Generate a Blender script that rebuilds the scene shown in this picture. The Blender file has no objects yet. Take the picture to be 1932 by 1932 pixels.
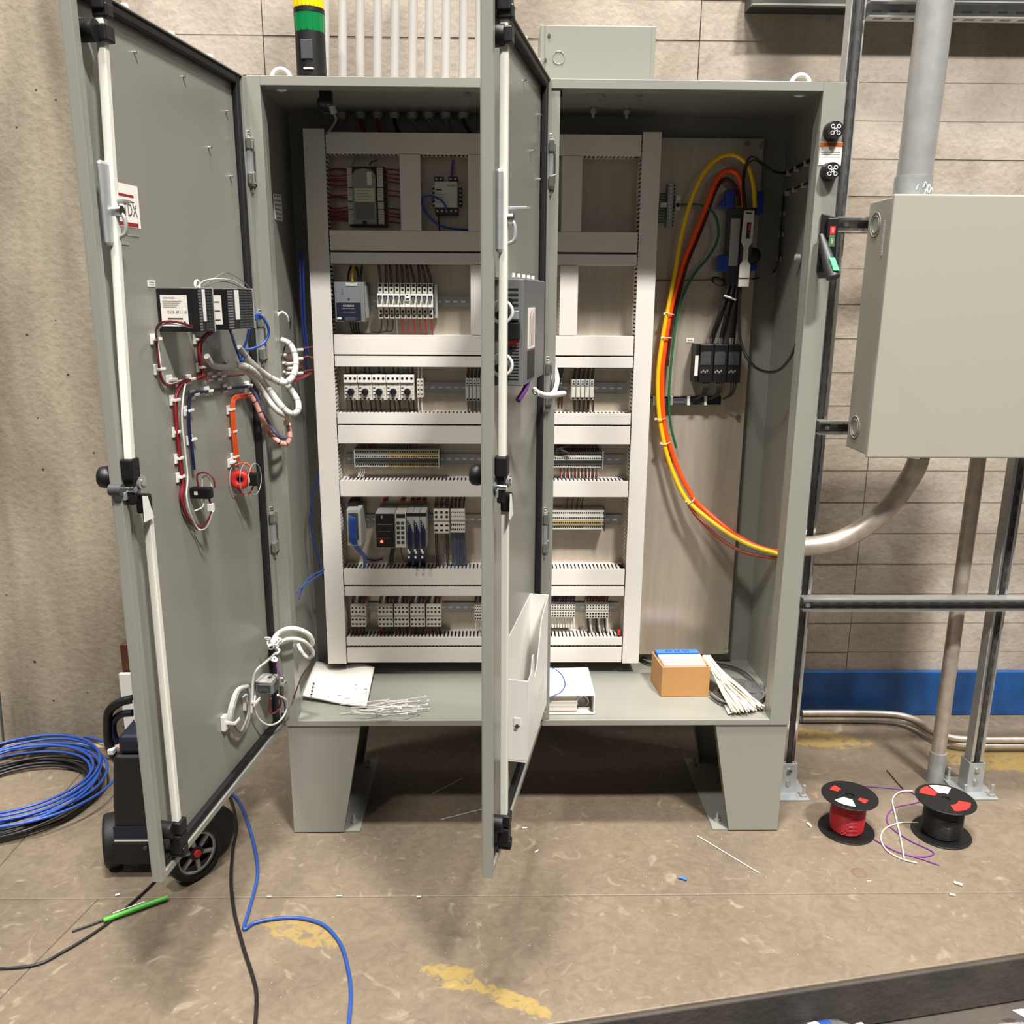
import bpy, math, random
from mathutils import Vector, Matrix
random.seed(7)
V = Vector
C = bpy.context.scene.collection
SC = bpy.context.scene

# ---------------------------------------------------------------- camera
PI_, YA, RO, FPX = 0.2425, 0.0193, 0.0064, 1639.744
CAM = V((0.6305, -2.4015, 1.6287))
_cp, _sp, _cy, _sy = math.cos(PI_), math.sin(PI_), math.cos(YA), math.sin(YA)
FW = V((_sy*_cp, _cy*_cp, -_sp)); _rt = V((_cy, -_sy, 0)); _up = _rt.cross(FW)
RT = math.cos(RO)*_rt + math.sin(RO)*_up
UP = -math.sin(RO)*_rt + math.cos(RO)*_up
cd = bpy.data.cameras.new('camera'); cam = bpy.data.objects.new('camera', cd); C.objects.link(cam)
cd.sensor_width = 36; cd.lens = FPX/1932*36; cd.clip_start = 0.05
m3 = Matrix((RT, UP, -FW)).transposed()
cam.matrix_world = Matrix.Translation(CAM) @ m3.to_4x4()
SC.camera = cam

# ---------------------------------------------------------------- world, lamps, exposure
w = bpy.data.worlds.new('hall'); SC.world = w; w.use_nodes = True
w.node_tree.nodes['Background'].inputs[0].default_value = (1.0, 0.95, 0.89, 1)
w.node_tree.nodes['Background'].inputs[1].default_value = 0.07

def lamp(loc, energy, sx, sy, col=(1, .965, .92)):
    l = bpy.data.lights.new('high_bay_lamp', 'AREA'); l.shape = 'RECTANGLE'; l.size = sx; l.size_y = sy
    l.energy = energy; l.color = col
    o = bpy.data.objects.new('high_bay_lamp', l); o.location = loc; C.objects.link(o)
    return o
lamp((3.3, -5.2, 9.6), 1450, 1.2, .6)
lamp((-2.2, -5.4, 9.6), 560, 1.2, .6)
lamp((0.6, -1.4, 9.6), 820, 1.2, .6)
lamp((6.5, -1.4, 9.6), 240, 1.2, .6)
lamp((-4.6, -1.4, 9.6), 240, 1.2, .6)
SC.view_settings.view_transform = 'Standard'
SC.view_settings.look = 'None'
SC.view_settings.gamma = 1
SC.view_settings.use_curve_mapping = False
SC.view_settings.exposure = 0.36

# ---------------------------------------------------------------- pixel -> place on a known plane
def ray(x, y): return FW + RT*((x-966)/FPX) - UP*((y-966)/FPX)
def PY(x, y, yy): r = ray(x, y); return CAM + r*((yy-CAM.y)/r.y)
def PZ(x, y, zz): r = ray(x, y); return CAM + r*((zz-CAM.z)/r.z)
def PX(x, y, xx): r = ray(x, y); return CAM + r*((xx-CAM.x)/r.x)
def RC(x0, y0, x1, y1, yy):
    a = PY(x0, y0, yy); b = PY(x1, y1, yy); c = PY(x0, y1, yy); d = PY(x1, y0, yy)
    return (a.x+c.x)/2, (b.x+d.x)/2, (c.z+b.z)/2, (a.z+d.z)/2

W_, L_, H_ = 1.524, 0.3685, 1.798
ZT = L_+H_; FLZ = 0.386; PL = 0.408          # cabinet top, cabinet floor, front of mounting plate
class Door:
    def __init__(s, hx, th, lw):
        s.h = V((hx, 0, 0)); s.d = V((math.cos(th), -math.sin(th), 0)); s.n = V((math.sin(th), math.cos(th), 0)); s.w = lw
    def __call__(s, p): return s.h + s.d*p[0] + s.n*p[1] + V((0, 0, p[2]))
    def px(s, x, y, v):
        r = ray(x, y); o = s.h + s.n*v; t = (o-CAM).dot(s.n)/r.dot(s.n); q = CAM+r*t-s.h
        return q.dot(s.d), q.z
D1 = Door(0.0, 1.7095, .735); D2 = Door(.7714, 1.773, .735)

# ---------------------------------------------------------------- materials
def lin(c): return tuple(((x/255)/12.92 if x/255 <= .04045 else ((x/255+.055)/1.055)**2.4) for x in c)
MATS = {}
def mat(name, col, rough=.5, metal=0., noise=0., scale=6., stretch=(1, 1, 1), bump=0., bscale=60., coat=0., emit=0., trans=0., col2=None):
    m = bpy.data.materials.new(name); m.use_nodes = True; MATS[name] = m
    nt = m.node_tree; b = nt.nodes['Principled BSDF']
    c = lin(col); b.inputs['Base Color'].default_value = (*c, 1)
    b.inputs['Roughness'].default_value = rough; b.inputs['Metallic'].default_value = metal
    if coat: b.inputs['Coat Weight'].default_value = coat
    if trans: b.inputs['Transmission Weight'].default_value = trans; b.inputs['IOR'].default_value = 1.3
    if emit: b.inputs['Emission Color'].default_value = (*c, 1); b.inputs['Emission Strength'].default_value = emit
    if noise or bump:
        tc = nt.nodes.new('ShaderNodeTexCoord'); mp = nt.nodes.new('ShaderNodeMapping'); mp.inputs['Scale'].default_value = stretch
        geo = nt.nodes.new('ShaderNodeNewGeometry'); nt.links.new(geo.outputs['Position'], mp.inputs[0])
    if noise:
        n = nt.nodes.new('ShaderNodeTexNoise'); n.inputs['Scale'].default_value = scale; n.inputs['Detail'].default_value = 6
        nt.links.new(mp.outputs[0], n.inputs[0])
        r = nt.nodes.new('ShaderNodeValToRGB'); r.color_ramp.elements[0].position = .3; r.color_ramp.elements[1].position = .7
        lo = lin(col2) if col2 else tuple(x*(1-noise) for x in c); hi = c if col2 else tuple(min(1, x*(1+noise*.6)) for x in c)
        r.color_ramp.elements[0].color = (*lo, 1); r.color_ramp.elements[1].color = (*hi, 1)
        nt.links.new(n.outputs[0], r.inputs[0]); nt.links.new(r.outputs[0], b.inputs['Base Color'])
    if bump:
        n2 = nt.nodes.new('ShaderNodeTexNoise'); n2.inputs['Scale'].default_value = bscale; n2.inputs['Detail'].default_value = 4
        nt.links.new(geo.outputs['Position'], n2.inputs[0])
        bp = nt.nodes.new('ShaderNodeBump'); bp.inputs['Strength'].default_value = bump; bp.inputs['Distance'].default_value = .01
        nt.links.new(n2.outputs[0], bp.inputs['Height']); nt.links.new(bp.outputs[0], b.inputs['Normal'])
    return m
GRAY = mat('grey_enamel', (140, 140, 131), .30, noise=.03, scale=4)
GRAYD = mat('grey_enamel_box', (160, 157, 144), .38)
GALV = mat('galvanised_plate', (206, 194, 176), .26, .5, noise=.09, scale=9, stretch=(7, 1, .8))
DUCT = mat('white_duct_plastic', (233, 228, 221), .45, noise=.04, scale=7)
STEEL = mat('galvanised_strut', (176, 176, 174), .36, .45, noise=.12, scale=20)
ZINC = mat('zinc_fitting', (176, 180, 180), .42, .5, noise=.15, scale=30)
COND = mat('conduit_bright', (196, 193, 188), .32, .3, noise=.08, scale=14, stretch=(1, 1, .15))
CONDR = mat('conduit_rigid', (196, 184, 170), .38, .55, noise=.2, scale=30)
CHROME = mat('chrome', (215, 215, 212), .18, 1.)
WHITE = mat('white_plastic', (232, 230, 224), .45)
CREAM = mat('cream_device_plastic', (214, 210, 198), .5)
LGREY = mat('light_grey_plastic', (176, 176, 170), .5)
MGREY = mat('mid_grey_plastic', (112, 114, 116), .5)
DGREY = mat('dark_grey_plastic', (62, 64, 68), .5)
SAGE = mat('sage_plastic', (150, 152, 138), .5)
BLACK = mat('black_plastic', (17, 17, 18), .45)
BLACKM = mat('black_rubber', (16, 16, 17), .6)
HOLE = mat('dark_hole', (8, 8, 8), .8)
NAVY = mat('navy_plastic', (21, 26, 44), .45)
RED = mat('red_plastic', (205, 48, 44), .42)
REDW = mat('red_wire', (150, 28, 36), .42)
BURG = mat('burgundy_wire', (112, 28, 44), .42)
BRWN = mat('brown_wire', (62, 34, 30), .5)
BLKW = mat('black_wire', (26, 24, 24), .45)
GRYW = mat('grey_wire', (120, 116, 112), .5)
SLATE = mat('slate_blue_wire', (78, 86, 112), .5)
NAVW = mat('navy_wire', (22, 26, 66), .45)
BLUEW = mat('blue_wire', (34, 74, 170), .4)
BLUEC = mat('blue_cable', (38, 74, 150), .42)
BLUESHADE = mat('shaded_blue_cable', (20, 42, 112), .45)  # blue cable with the shade of the hinge-side wall put into its colour
WHTW = mat('white_wire', (225, 222, 215), .45)
GRNW = mat('green_wire', (32, 102, 62), .42)
YELW = mat('yellow_cable', (246, 200, 22), .38)
ORGW = mat('orange_cable', (250, 84, 22), .38)
ORGT = mat('orange_tape_wire', (214, 78, 28), .45)
RUSTW = mat('rust_red_cable', (150, 66, 34), .42)
MARW = mat('maroon_cable', (96, 30, 34), .45)
PURW = mat('purple_wire', (112, 44, 140), .42)
SLEEVE = mat('grey_loom', (188, 184, 178), .6, noise=.2, scale=90)
PINKS = mat('pink_loom', (214, 150, 138), .6)
GREENL = mat('green_lens', (8, 118, 62), .25, coat=.5)
YELL = mat('yellow_lens', (240, 200, 10), .3, coat=.5)
PAPER = mat('paper', (238, 234, 226), .7)
PRINT = mat('print_ink', (60, 58, 58), .7)
PRINTG = mat('pale_print_ink', (150, 146, 140), .7)
PRINTR = mat('red_print_ink', (150, 36, 46), .6)
KRAFT = mat('kraft_board', (186, 138, 84), .75, noise=.05, scale=40)
TAPE = mat('blue_tape', (58, 118, 205), .6)
PINKP = mat('pink_paper', (226, 204, 196), .7)
TIES = mat('natural_nylon', (226, 216, 196), .45)
ORANGEL = mat('orange_label', (205, 102, 30), .55)
GREENP = mat('green_grip', (36, 170, 104), .45)
GREENT = mat('lime_green_plastic', (78, 168, 56), .42)
BLUEP = mat('blue_shield_plastic', (24, 66, 160), .4)
BRNZ = mat('board_brown', (78, 38, 22), .7)
LEDR = mat('red_lamp', (255, 90, 60), .4, emit=3.)
SLOT = mat('strut_slot', (118, 116, 112), .6)
STRUTD = mat('dark_steel', (70, 72, 68), .5, .5)
YTERM = mat('beige_terminal', (188, 168, 118), .5)
CLEAR = mat('clear_plastic', (235, 238, 240), .12, trans=.92)
PEARL = mat('pearl_lock_rod', (226, 224, 212), .42)

# floor: worn brown-grey concrete with rubbed yellow paint
def floor_mat():
    m = mat('worn_concrete_floor', (122, 108, 90), .42); nt = m.node_tree; N = nt.nodes; Lk = nt.links; b = N['Principled BSDF']
    geo = N.new('ShaderNodeNewGeometry')
    def noise(s, d=7, dist=0.):
        n = N.new('ShaderNodeTexNoise'); n.inputs['Scale'].default_value = s; n.inputs['Detail'].default_value = d; n.inputs['Distortion'].default_value = dist
        Lk.new(geo.outputs['Position'], n.inputs[0]); return n
    def ramp(src, p0, c0, p1, c1):
        r = N.new('ShaderNodeValToRGB'); e = r.color_ramp.elements; e[0].position = p0; e[1].position = p1
        e[0].color = (*lin(c0), 1); e[1].color = (*lin(c1), 1); Lk.new(src, r.inputs[0]); return r
    def mix(f, a, c, k=1., mode='MIX'):
        x = N.new('ShaderNodeMix'); x.data_type = 'RGBA'; x.blend_type = mode
        if f is None: x.inputs[0].default_value = k
        else: Lk.new(f, x.inputs[0])
        for i, q in ((6, a), (7, c)):
            if isinstance(q, tuple): x.inputs[i].default_value = (*lin(q), 1)
            else: Lk.new(q, x.inputs[i])
        return x.outputs[2]
    def math_(op, a, c=None):
        x = N.new('ShaderNodeMath'); x.operation = op
        for i, q in enumerate((a, c)):
            if q is None: continue
            if isinstance(q, (int, float)): x.inputs[i].default_value = q
            else: Lk.new(q, x.inputs[i])
        return x.outputs[0]
    base = ramp(noise(1.7, 8, .6).outputs[0], .32, (98, 87, 73), .70, (130, 116, 98)).outputs[0]
    fine = ramp(noise(28, 6, 1.2).outputs[0], .3, (84, 74, 62), .75, (134, 120, 102)).outputs[0]
    col = mix(None, base, fine, .35)
    # pale scuffs
    sc = noise(9, 9, 2.5); scm = N.new('ShaderNodeMapRange'); Lk.new(sc.outputs[0], scm.inputs[0]); scm.inputs[1].default_value = .62; scm.inputs[2].default_value = .74
    col = mix(math_('MULTIPLY', scm.outputs[0], .35), col, (184, 170, 148))
    # yellow paint remains
    sep = N.new('ShaderNodeSeparateXYZ'); Lk.new(geo.outputs['Position'], sep.inputs[0])
    tot = None
    for (cx, cy, rx, ry, ang) in PATCHES:
        dx = math_('SUBTRACT', sep.outputs[0], cx); dy = math_('SUBTRACT', sep.outputs[1], cy)
        ca, sa = math.cos(ang), math.sin(ang)
        ux = math_('DIVIDE', math_('ADD', math_('MULTIPLY', dx, ca), math_('MULTIPLY', dy, sa)), rx)
        uy = math_('DIVIDE', math_('SUBTRACT', math_('MULTIPLY', dy, ca), math_('MULTIPLY', dx, sa)), ry)
        d = math_('SUBTRACT', 1.0, math_('SQRT', math_('ADD', math_('MULTIPLY', ux, ux), math_('MULTIPLY', uy, uy))))
        tot = d if tot is None else math_('MAXIMUM', tot, d)
    wn = noise(34, 9, 1.); wn2 = noise(7, 5, .4)
    g = math_('ADD', math_('MINIMUM', math_('MULTIPLY', tot, 1.2), .4), math_('ADD', math_('MULTIPLY', math_('SUBTRACT', wn.outputs[0], .5), 1.6), math_('MULTIPLY', math_('SUBTRACT', wn2.outputs[0], .5), .8)))
    mr = N.new('ShaderNodeMapRange'); Lk.new(g, mr.inputs[0]); mr.inputs[1].default_value = .12; mr.inputs[2].default_value = .34
    gate = N.new('ShaderNodeMapRange'); Lk.new(tot, gate.inputs[0]); gate.inputs[1].default_value = -.05; gate.inputs[2].default_value = .15
    ym = math_('MULTIPLY', mr.outputs[0], gate.outputs[0])
    col = mix(math_('MULTIPLY', ym, .5), col, (170, 142, 62))
    Lk.new(col, b.inputs['Base Color'])
    r2 = N.new('ShaderNodeMapRange'); Lk.new(noise(3).outputs[0], r2.inputs[0]); r2.inputs[3].default_value = .34; r2.inputs[4].default_value = .6
    Lk.new(r2.outputs[0], b.inputs['Roughness'])
    bp = N.new('ShaderNodeBump'); bp.inputs['Strength'].default_value = .18; bp.inputs['Distance'].default_value = .01
    Lk.new(noise(60).outputs[0], bp.inputs['Height']); Lk.new(bp.outputs[0], b.inputs['Normal'])
    return m
_pt = lambda x, y: PZ(x, y, 0)
PATCHES = [(_pt(570, 1758).x, _pt(570, 1758).y, .14, .052, -.42), (_pt(855, 1845).x, _pt(855, 1845).y, .10, .045, -.35), (_pt(965, 1885).x, _pt(965, 1885).y, .12, .03, -.5),
           (1.75, .62, .35, .09, -.25), (2.5, .45, .3, .12, 0)]
FLOORM = floor_mat()

def concrete(name, c_lo, c_hi, stretch, dots, dirt):
    m = mat(name, c_hi, .75); nt = m.node_tree; N = nt.nodes; Lk = nt.links; b = N['Principled BSDF']
    geo = N.new('ShaderNodeNewGeometry'); mp = N.new('ShaderNodeMapping'); mp.inputs['Scale'].default_value = stretch; Lk.new(geo.outputs['Position'], mp.inputs[0])
    n = N.new('ShaderNodeTexNoise'); n.inputs['Scale'].default_value = 2.4; n.inputs['Detail'].default_value = 9; n.inputs['Distortion'].default_value = .5; Lk.new(mp.outputs[0], n.inputs[0])
    r = N.new('ShaderNodeValToRGB'); e = r.color_ramp.elements; e[0].position = .38; e[1].position = .62; e[0].color = (*lin(c_lo), 1); e[1].color = (*lin(c_hi), 1); Lk.new(n.outputs[0], r.inputs[0])
    out = r.outputs[0]
    def over(fac, colr, prev):
        x = N.new('ShaderNodeMix'); x.data_type = 'RGBA'; Lk.new(fac, x.inputs[0]); Lk.new(prev, x.inputs[6]); x.inputs[7].default_value = (*lin(colr), 1); return x.outputs[2]
    f = N.new('ShaderNodeTexNoise'); f.inputs['Scale'].default_value = 45; f.inputs['Detail'].default_value = 5; Lk.new(geo.outputs['Position'], f.inputs[0])
    fm = N.new('ShaderNodeMapRange'); fm.inputs[1].default_value = .52; fm.inputs[2].default_value = .8; fm.inputs[4].default_value = .3; Lk.new(f.outputs[0], fm.inputs[0])
    out = over(fm.outputs[0], tuple(int(x*.72) for x in c_lo), out)
    if dots:
        v = N.new('ShaderNodeTexVoronoi'); v.inputs['Scale'].default_value = 17; Lk.new(geo.outputs['Position'], v.inputs[0])
        k = N.new('ShaderNodeSeparateColor'); Lk.new(v.outputs['Color'], k.inputs[0])
        mm = N.new('ShaderNodeMath'); mm.operation = 'MULTIPLY'; Lk.new(k.outputs[0], mm.inputs[0]); mm.inputs[1].default_value = .13
        lt = N.new('ShaderNodeMath'); lt.operation = 'LESS_THAN'
        sb = N.new('ShaderNodeMath'); sb.operation = 'SUBTRACT'; Lk.new(mm.outputs[0], sb.inputs[0]); sb.inputs[1].default_value = .035
        Lk.new(v.outputs['Distance'], lt.inputs[0]); Lk.new(sb.outputs[0], lt.inputs[1])
        out = over(lt.outputs[0], (52, 44, 36), out)
    if dirt:
        d = N.new('ShaderNodeTexNoise'); d.inputs['Scale'].default_value = 5; d.inputs['Detail'].default_value = 8; Lk.new(mp.outputs[0], d.inputs[0])
        dm = N.new('ShaderNodeMapRange'); dm.inputs[1].default_value = .55; dm.inputs[2].default_value = .78; dm.inputs[4].default_value = dirt; Lk.new(d.outputs[0], dm.inputs[0])
        out = over(dm.outputs[0], (96, 80, 62), out)
    Lk.new(out, b.inputs['Base Color'])
    bp = N.new('ShaderNodeBump'); bp.inputs['Strength'].default_value = .25; bp.inputs['Distance'].default_value = .01; Lk.new(f.outputs[0], bp.inputs['Height']); Lk.new(bp.outputs[0], b.inputs['Normal'])
    return m
CONC = concrete('cast_concrete', (112, 102, 86), (152, 141, 122), (1.6, 1, .45), True, .35)
WALLM = concrete('board_marked_wall', (146, 134, 119), (178, 167, 154), (1, 1, .8), False, .55)
BASEB = mat('blue_wall_paint', (26, 84, 148), .45, noise=.3, scale=9, stretch=(1, 1, .5), col2=(18, 52, 96))
CURBM = concrete('dark_curb_face', (44, 40, 36), (70, 64, 58), (1, 1, 1), False, .2)
TANM = concrete('tan_kerb', (150, 128, 104), (176, 154, 128), (1, 1, 1), False, .2)

# ---------------------------------------------------------------- mesh builder
_fontcache = {}
def text_geo(s):
    if s not in _fontcache:
        cu = bpy.data.curves.new('t', 'FONT'); cu.body = s; cu.resolution_u = 2; cu.align_x = 'CENTER'; cu.align_y = 'CENTER'
        o = bpy.data.objects.new('t', cu); C.objects.link(o)
        dg = bpy.context.evaluated_depsgraph_get(); me = bpy.data.meshes.new_from_object(o.evaluated_get(dg))
        _fontcache[s] = ([v.co.copy() for v in me.vertices], [tuple(p.vertices) for p in me.polygons])
        bpy.data.objects.remove(o); bpy.data.meshes.remove(me); bpy.data.curves.remove(cu)
    return _fontcache[s]

def smooth_path(pts, sub=5, closed=False):
    P = [V(p) for p in pts]
    if len(P) < 3 or sub < 2: return P
    out = []; n = len(P)
    for i in range(n if closed else n-1):
        p1, p2 = P[i], P[(i+1) % n]
        p0 = P[i-1] if (closed or i > 0) else p1*2-p2
        p3 = P[(i+2) % n] if (closed or i+2 < n) else p2*2-p1
        for k in range(sub):
            t = k/sub
            out.append(.5*((2*p1)+(p2-p0)*t+(2*p0-5*p1+4*p2-p3)*t*t+(3*p1-p0-3*p2+p3)*t**3))
    if not closed: out.append(P[-1])
    return out

class B:
    def __init__(s, T=None): s.v = []; s.f = []; s.m = []; s.s = []; s.mats = []; s.T = T; s.k = []
    def mark(s): s.k.append((len(s.v), len(s.f)))
    def pieces(s):
        out = []; ks = s.k+[(len(s.v), len(s.f))]
        for (v0, f0), (v1, f1) in zip(ks, ks[1:]):
            q = B(); q.v = s.v[v0:v1]; q.f = [tuple(i-v0 for i in f) for f in s.f[f0:f1]]; q.m = s.m[f0:f1]; q.s = s.s[f0:f1]; q.mats = s.mats; out.append(q)
        return out
    def add(s, vs, fs, mt, sm=False):
        if mt not in s.mats: s.mats.append(mt)
        k = s.mats.index(mt); o = len(s.v)
        for p in vs: s.v.append(s.T(p) if s.T else V(p))
        for f in fs: s.f.append(tuple(i+o for i in f)); s.m.append(k); s.s.append(sm)
        return s
    def box(s, x0, x1, y0, y1, z0, z1, mt):
        s.mark()
        return s.add([(x0, y0, z0), (x1, y0, z0), (x1, y1, z0), (x0, y1, z0), (x0, y0, z1), (x1, y0, z1), (x1, y1, z1), (x0, y1, z1)],
                     [(0, 3, 2, 1), (4, 5, 6, 7), (0, 1, 5, 4), (1, 2, 6, 5), (2, 3, 7, 6), (3, 0, 4, 7)], mt)
    def prism(s, poly, off, mt):
        s.mark()
        n = len(poly); a = [V(p) for p in poly]; off = V(off)
        return s.add(a+[p+off for p in a], [tuple(range(n-1, -1, -1)), tuple(range(n, 2*n))]+[(i, (i+1) % n, n+(i+1) % n, n+i) for i in range(n)], mt)
    def tube(s, pts, r, mt, n=8, sub=5, closed=False, caps=True):
        s.mark()
        P = smooth_path(pts, sub, closed); m = len(P); R = r if callable(r) else (lambda t: r)
        t0 = (P[1]-P[0]).normalized(); a = t0.orthogonal().normalized(); vs = []
        for i, p in enumerate(P):
            t = (P[(i+1) % m]-P[i-1]) if closed else (P[min(i+1, m-1)]-P[max(i-1, 0)])
            if t.length < 1e-9: t = t0
            t = t.normalized(); a = (a-t*a.dot(t))
            a = a.normalized() if a.length > 1e-6 else t.orthogonal().normalized()
            b = t.cross(a); rr = R(i/max(1, m-1))
            for k in range(n):
                q = 2*math.pi*k/n; vs.append(p+(a*math.cos(q)+b*math.sin(q))*rr)
        fs = []
        for i in range(m if closed else m-1):
            j = (i+1) % m
            for k in range(n): fs.append((i*n+k, i*n+(k+1) % n, j*n+(k+1) % n, j*n+k))
        s.add(vs, fs, mt, True)
        if caps and not closed:
            s.add(vs[:n], [tuple(range(n-1, -1, -1))], mt); s.add(vs[-n:], [tuple(range(n))], mt)
        return s
    def cyl(s, p0, p1, r, mt, n=16, r2=None):
        s.mark()
        r2 = r if r2 is None else r2; p0 = V(p0); p1 = V(p1); t = (p1-p0).normalized(); a = t.orthogonal().normalized(); b = t.cross(a)
        vs = [p0+(a*math.cos(2*math.pi*k/n)+b*math.sin(2*math.pi*k/n))*r for k in range(n)]+[p1+(a*math.cos(2*math.pi*k/n)+b*math.sin(2*math.pi*k/n))*r2 for k in range(n)]
        s.add(vs, [(k, (k+1) % n, n+(k+1) % n, n+k) for k in range(n)], mt, True)
        s.add(vs[:n], [tuple(range(n-1, -1, -1))], mt); s.add(vs[n:], [tuple(range(n))], mt); return s
    def lathe(s, c, ax, prof, mt, n=24, sm=True):
        s.mark()
        c = V(c); t = V(ax).normalized(); a = t.orthogonal().normalized(); b = t.cross(a); vs = []
        for r, h in prof:
            for k in range(n): vs.append(c+t*h+(a*math.cos(2*math.pi*k/n)+b*math.sin(2*math.pi*k/n))*max(r, 1e-5))
        fs = [(i*n+k, i*n+(k+1) % n, (i+1)*n+(k+1) % n, (i+1)*n+k) for i in range(len(prof)-1) for k in range(n)]
        return s.add(vs, fs, mt, sm)
    def ring(s, c, ax, R, r, mt, n=24, k=8, sc=1.0):
        c = V(c); t = V(ax).normalized(); a = t.orthogonal().normalized(); b = t.cross(a)
        return s.tube([c+a*math.cos(2*math.pi*i/n)*R+b*math.sin(2*math.pi*i/n)*R*sc for i in range(n)], r, mt, k, 1, True)
    def text(s, st, c, right, up, h, mt, width=None):
        vs, fs = text_geo(st); c = V(c); right = V(right).normalized(); up = V(up).normalized()
        if not vs: return s
        wd = max(p.x for p in vs)-min(p.x for p in vs); hh = max(p.y for p in vs)-min(p.y for p in vs)
        sy = h/max(hh, 1e-6); sx = sy if width is None else width/wd
        cx = (max(p.x for p in vs)+min(p.x for p in vs))/2; cy = (max(p.y for p in vs)+min(p.y for p in vs))/2
        return s.add([c+right*((p.x-cx)*sx)+up*((p.y-cy)*sy) for p in vs], fs, mt)

def build(name, b, origin=(0, 0, 0), parent=None, bevel=0., seg=2):
    o3 = V(origin)
    me = bpy.data.meshes.new(name); me.from_pydata([v-o3 for v in b.v], [], b.f)
    for mt in b.mats: me.materials.append(mt)
    me.polygons.foreach_set('material_index', b.m); me.polygons.foreach_set('use_smooth', b.s); me.update()
    o = bpy.data.objects.new(name, me); C.objects.link(o)
    if parent is not None: o.parent = parent
    else: o.location = o3
    if bevel:
        md = o.modifiers.new('bevel', 'BEVEL'); md.width = bevel; md.segments = seg; md.limit_method = 'ANGLE'; md.angle_limit = math.radians(50)
    return o
ORI = {}
def thing(name, label, cat, loc, group=None):
    o = bpy.data.objects.new(name, None); C.objects.link(o); o.location = V(loc); o.empty_display_size = .02
    o['label'] = label; o['category'] = cat
    if group: o['group'] = group
    ORI[o] = V(loc)
    return o
SPLIT = {'wire', 'bolt', 'sticker', 'weld_stud', 'patch_cable', 'door_bumper', 'lug_bolt'}
def part(t, name, b, bevel=0., stuff=False, label=None):      # child of a thing or of a part; same origin as the thing
    if (name in SPLIT or (name == 'terminal' and len(b.k) < 5)) and not stuff and len(b.k) > 1:
        return [_part(t, name, q, bevel, stuff, label) for q in b.pieces()][-1]
    return _part(t, name, b, bevel, stuff, label)
def _part(t, name, b, bevel, stuff, label):
    o = build(name, b, ORI[t], t, bevel); ORI[o] = ORI[t]
    if stuff: o['kind'] = 'stuff'
    if label: o['label'] = label
    return o
def single(name, b, label, cat, origin=None, group=None, bevel=0., stuff=False):
    if origin is None:
        xs = [v.x for v in b.v]; ys = [v.y for v in b.v]; zs = [v.z for v in b.v]
        origin = ((min(xs)+max(xs))/2, (min(ys)+max(ys))/2, min(zs))
    o = build(name, b, origin, None, bevel); o['label'] = label; o['category'] = cat; ORI[o] = V(origin)
    if group: o['group'] = group
    if stuff: o['kind'] = 'stuff'
    return o
def struct(name, b, bevel=0.):
    o = build(name, b, (0, 0, 0), None, bevel); o['kind'] = 'structure'; ORI[o] = V((0, 0, 0)); return o
def dup(root, loc, label=None):
    r = root.copy(); C.objects.link(r); r.location = V(loc); ORI[r] = V(loc)
    if label: r['label'] = label
    for ch in list(root.children):
        c = ch.copy(); C.objects.link(c); c.parent = r; ORI[c] = V(loc)
        for g in list(ch.children):
            d = g.copy(); C.objects.link(d); d.parent = c; ORI[d] = V(loc)
    return r
def pys(pts, yy): return [PY(p[0], p[1], p[2] if len(p) > 2 else yy) for p in pts]
def pzs(pts, zz): return [PZ(p[0], p[1], p[2] if len(p) > 2 else zz) for p in pts]
def pds(door, pts, v): return [door((*(lambda q: (q[0], p[2] if len(p) > 2 else v, q[1]))(door.px(p[0], p[1], p[2] if len(p) > 2 else v)),)) for p in pts]
def box_rc(b, rc, y0, y1, mt): return b.box(rc[0], rc[1], y0, y1, rc[2], rc[3], mt)

# ================================================================ SETTING
# raised floor slab, divided by saw-cut joints, with an edge at the front right
eA = PZ(1040, 1932, 0); eB = PZ(1932, 1797, 0); ed = (eB-eA).normalized(); en = V((ed.y, -ed.x, 0))
def edge_y(x): return eA.y+(x-eA.x)*ed.y/ed.x
fl = bpy.data.objects.new('floor', None); C.objects.link(fl); fl['kind'] = 'structure'; ORI[fl] = V((0, 0, 0))
JY = PZ(1000, 1690, 0).y
JX0 = PZ(190, 1690, 0); JX1 = PZ(0, 1912, 0)
g = .0009
def slab(poly):
    b = B(); b.prism([(x, y, -.14) for x, y in poly], (0, 0, .14), FLOORM); o = part(fl, 'slab', b, .003); return o
jx = lambda y: JX0.x+(y-JX0.y)*(JX1.x-JX0.x)/(JX1.y-JX0.y)
slab([(jx(JY)-.35, JY+g), (3.2, JY+g), (3.2, .83), (jx(JY)-.35, .83)])
slab([(-3.5, JY+g), (jx(JY)-.35-2*g, JY+g), (jx(JY)-.35-2*g, .83), (-3.5, .83)])
xe = -.62
slab([(xe+g, edge_y(xe)), (3.2, edge_y(3.2)), (3.2, JY-g), (jx(JY)+g, JY-g)])
slab([(-3.5, edge_y(-3.5)), (xe-g, edge_y(xe)), (jx(JY)-g, JY-g), (-3.5, JY-g)])
b = B(); b.box(-3.5, 5, -3.4, .85, -.18, -.142, CURBM); part(fl, 'subfloor', b)
b = B(); q0 = V((-3.5, edge_y(-3.5), 0)); q1 = V((3.2, edge_y(3.2), 0))
b.prism([q0+V((0, 0, -.139)), q1+V((0, 0, -.139)), q1+V((0, 0, -.004)), q0+V((0, 0, -.004))], en*.012, CURBM)
struct('trim_1', b, .004)
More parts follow.
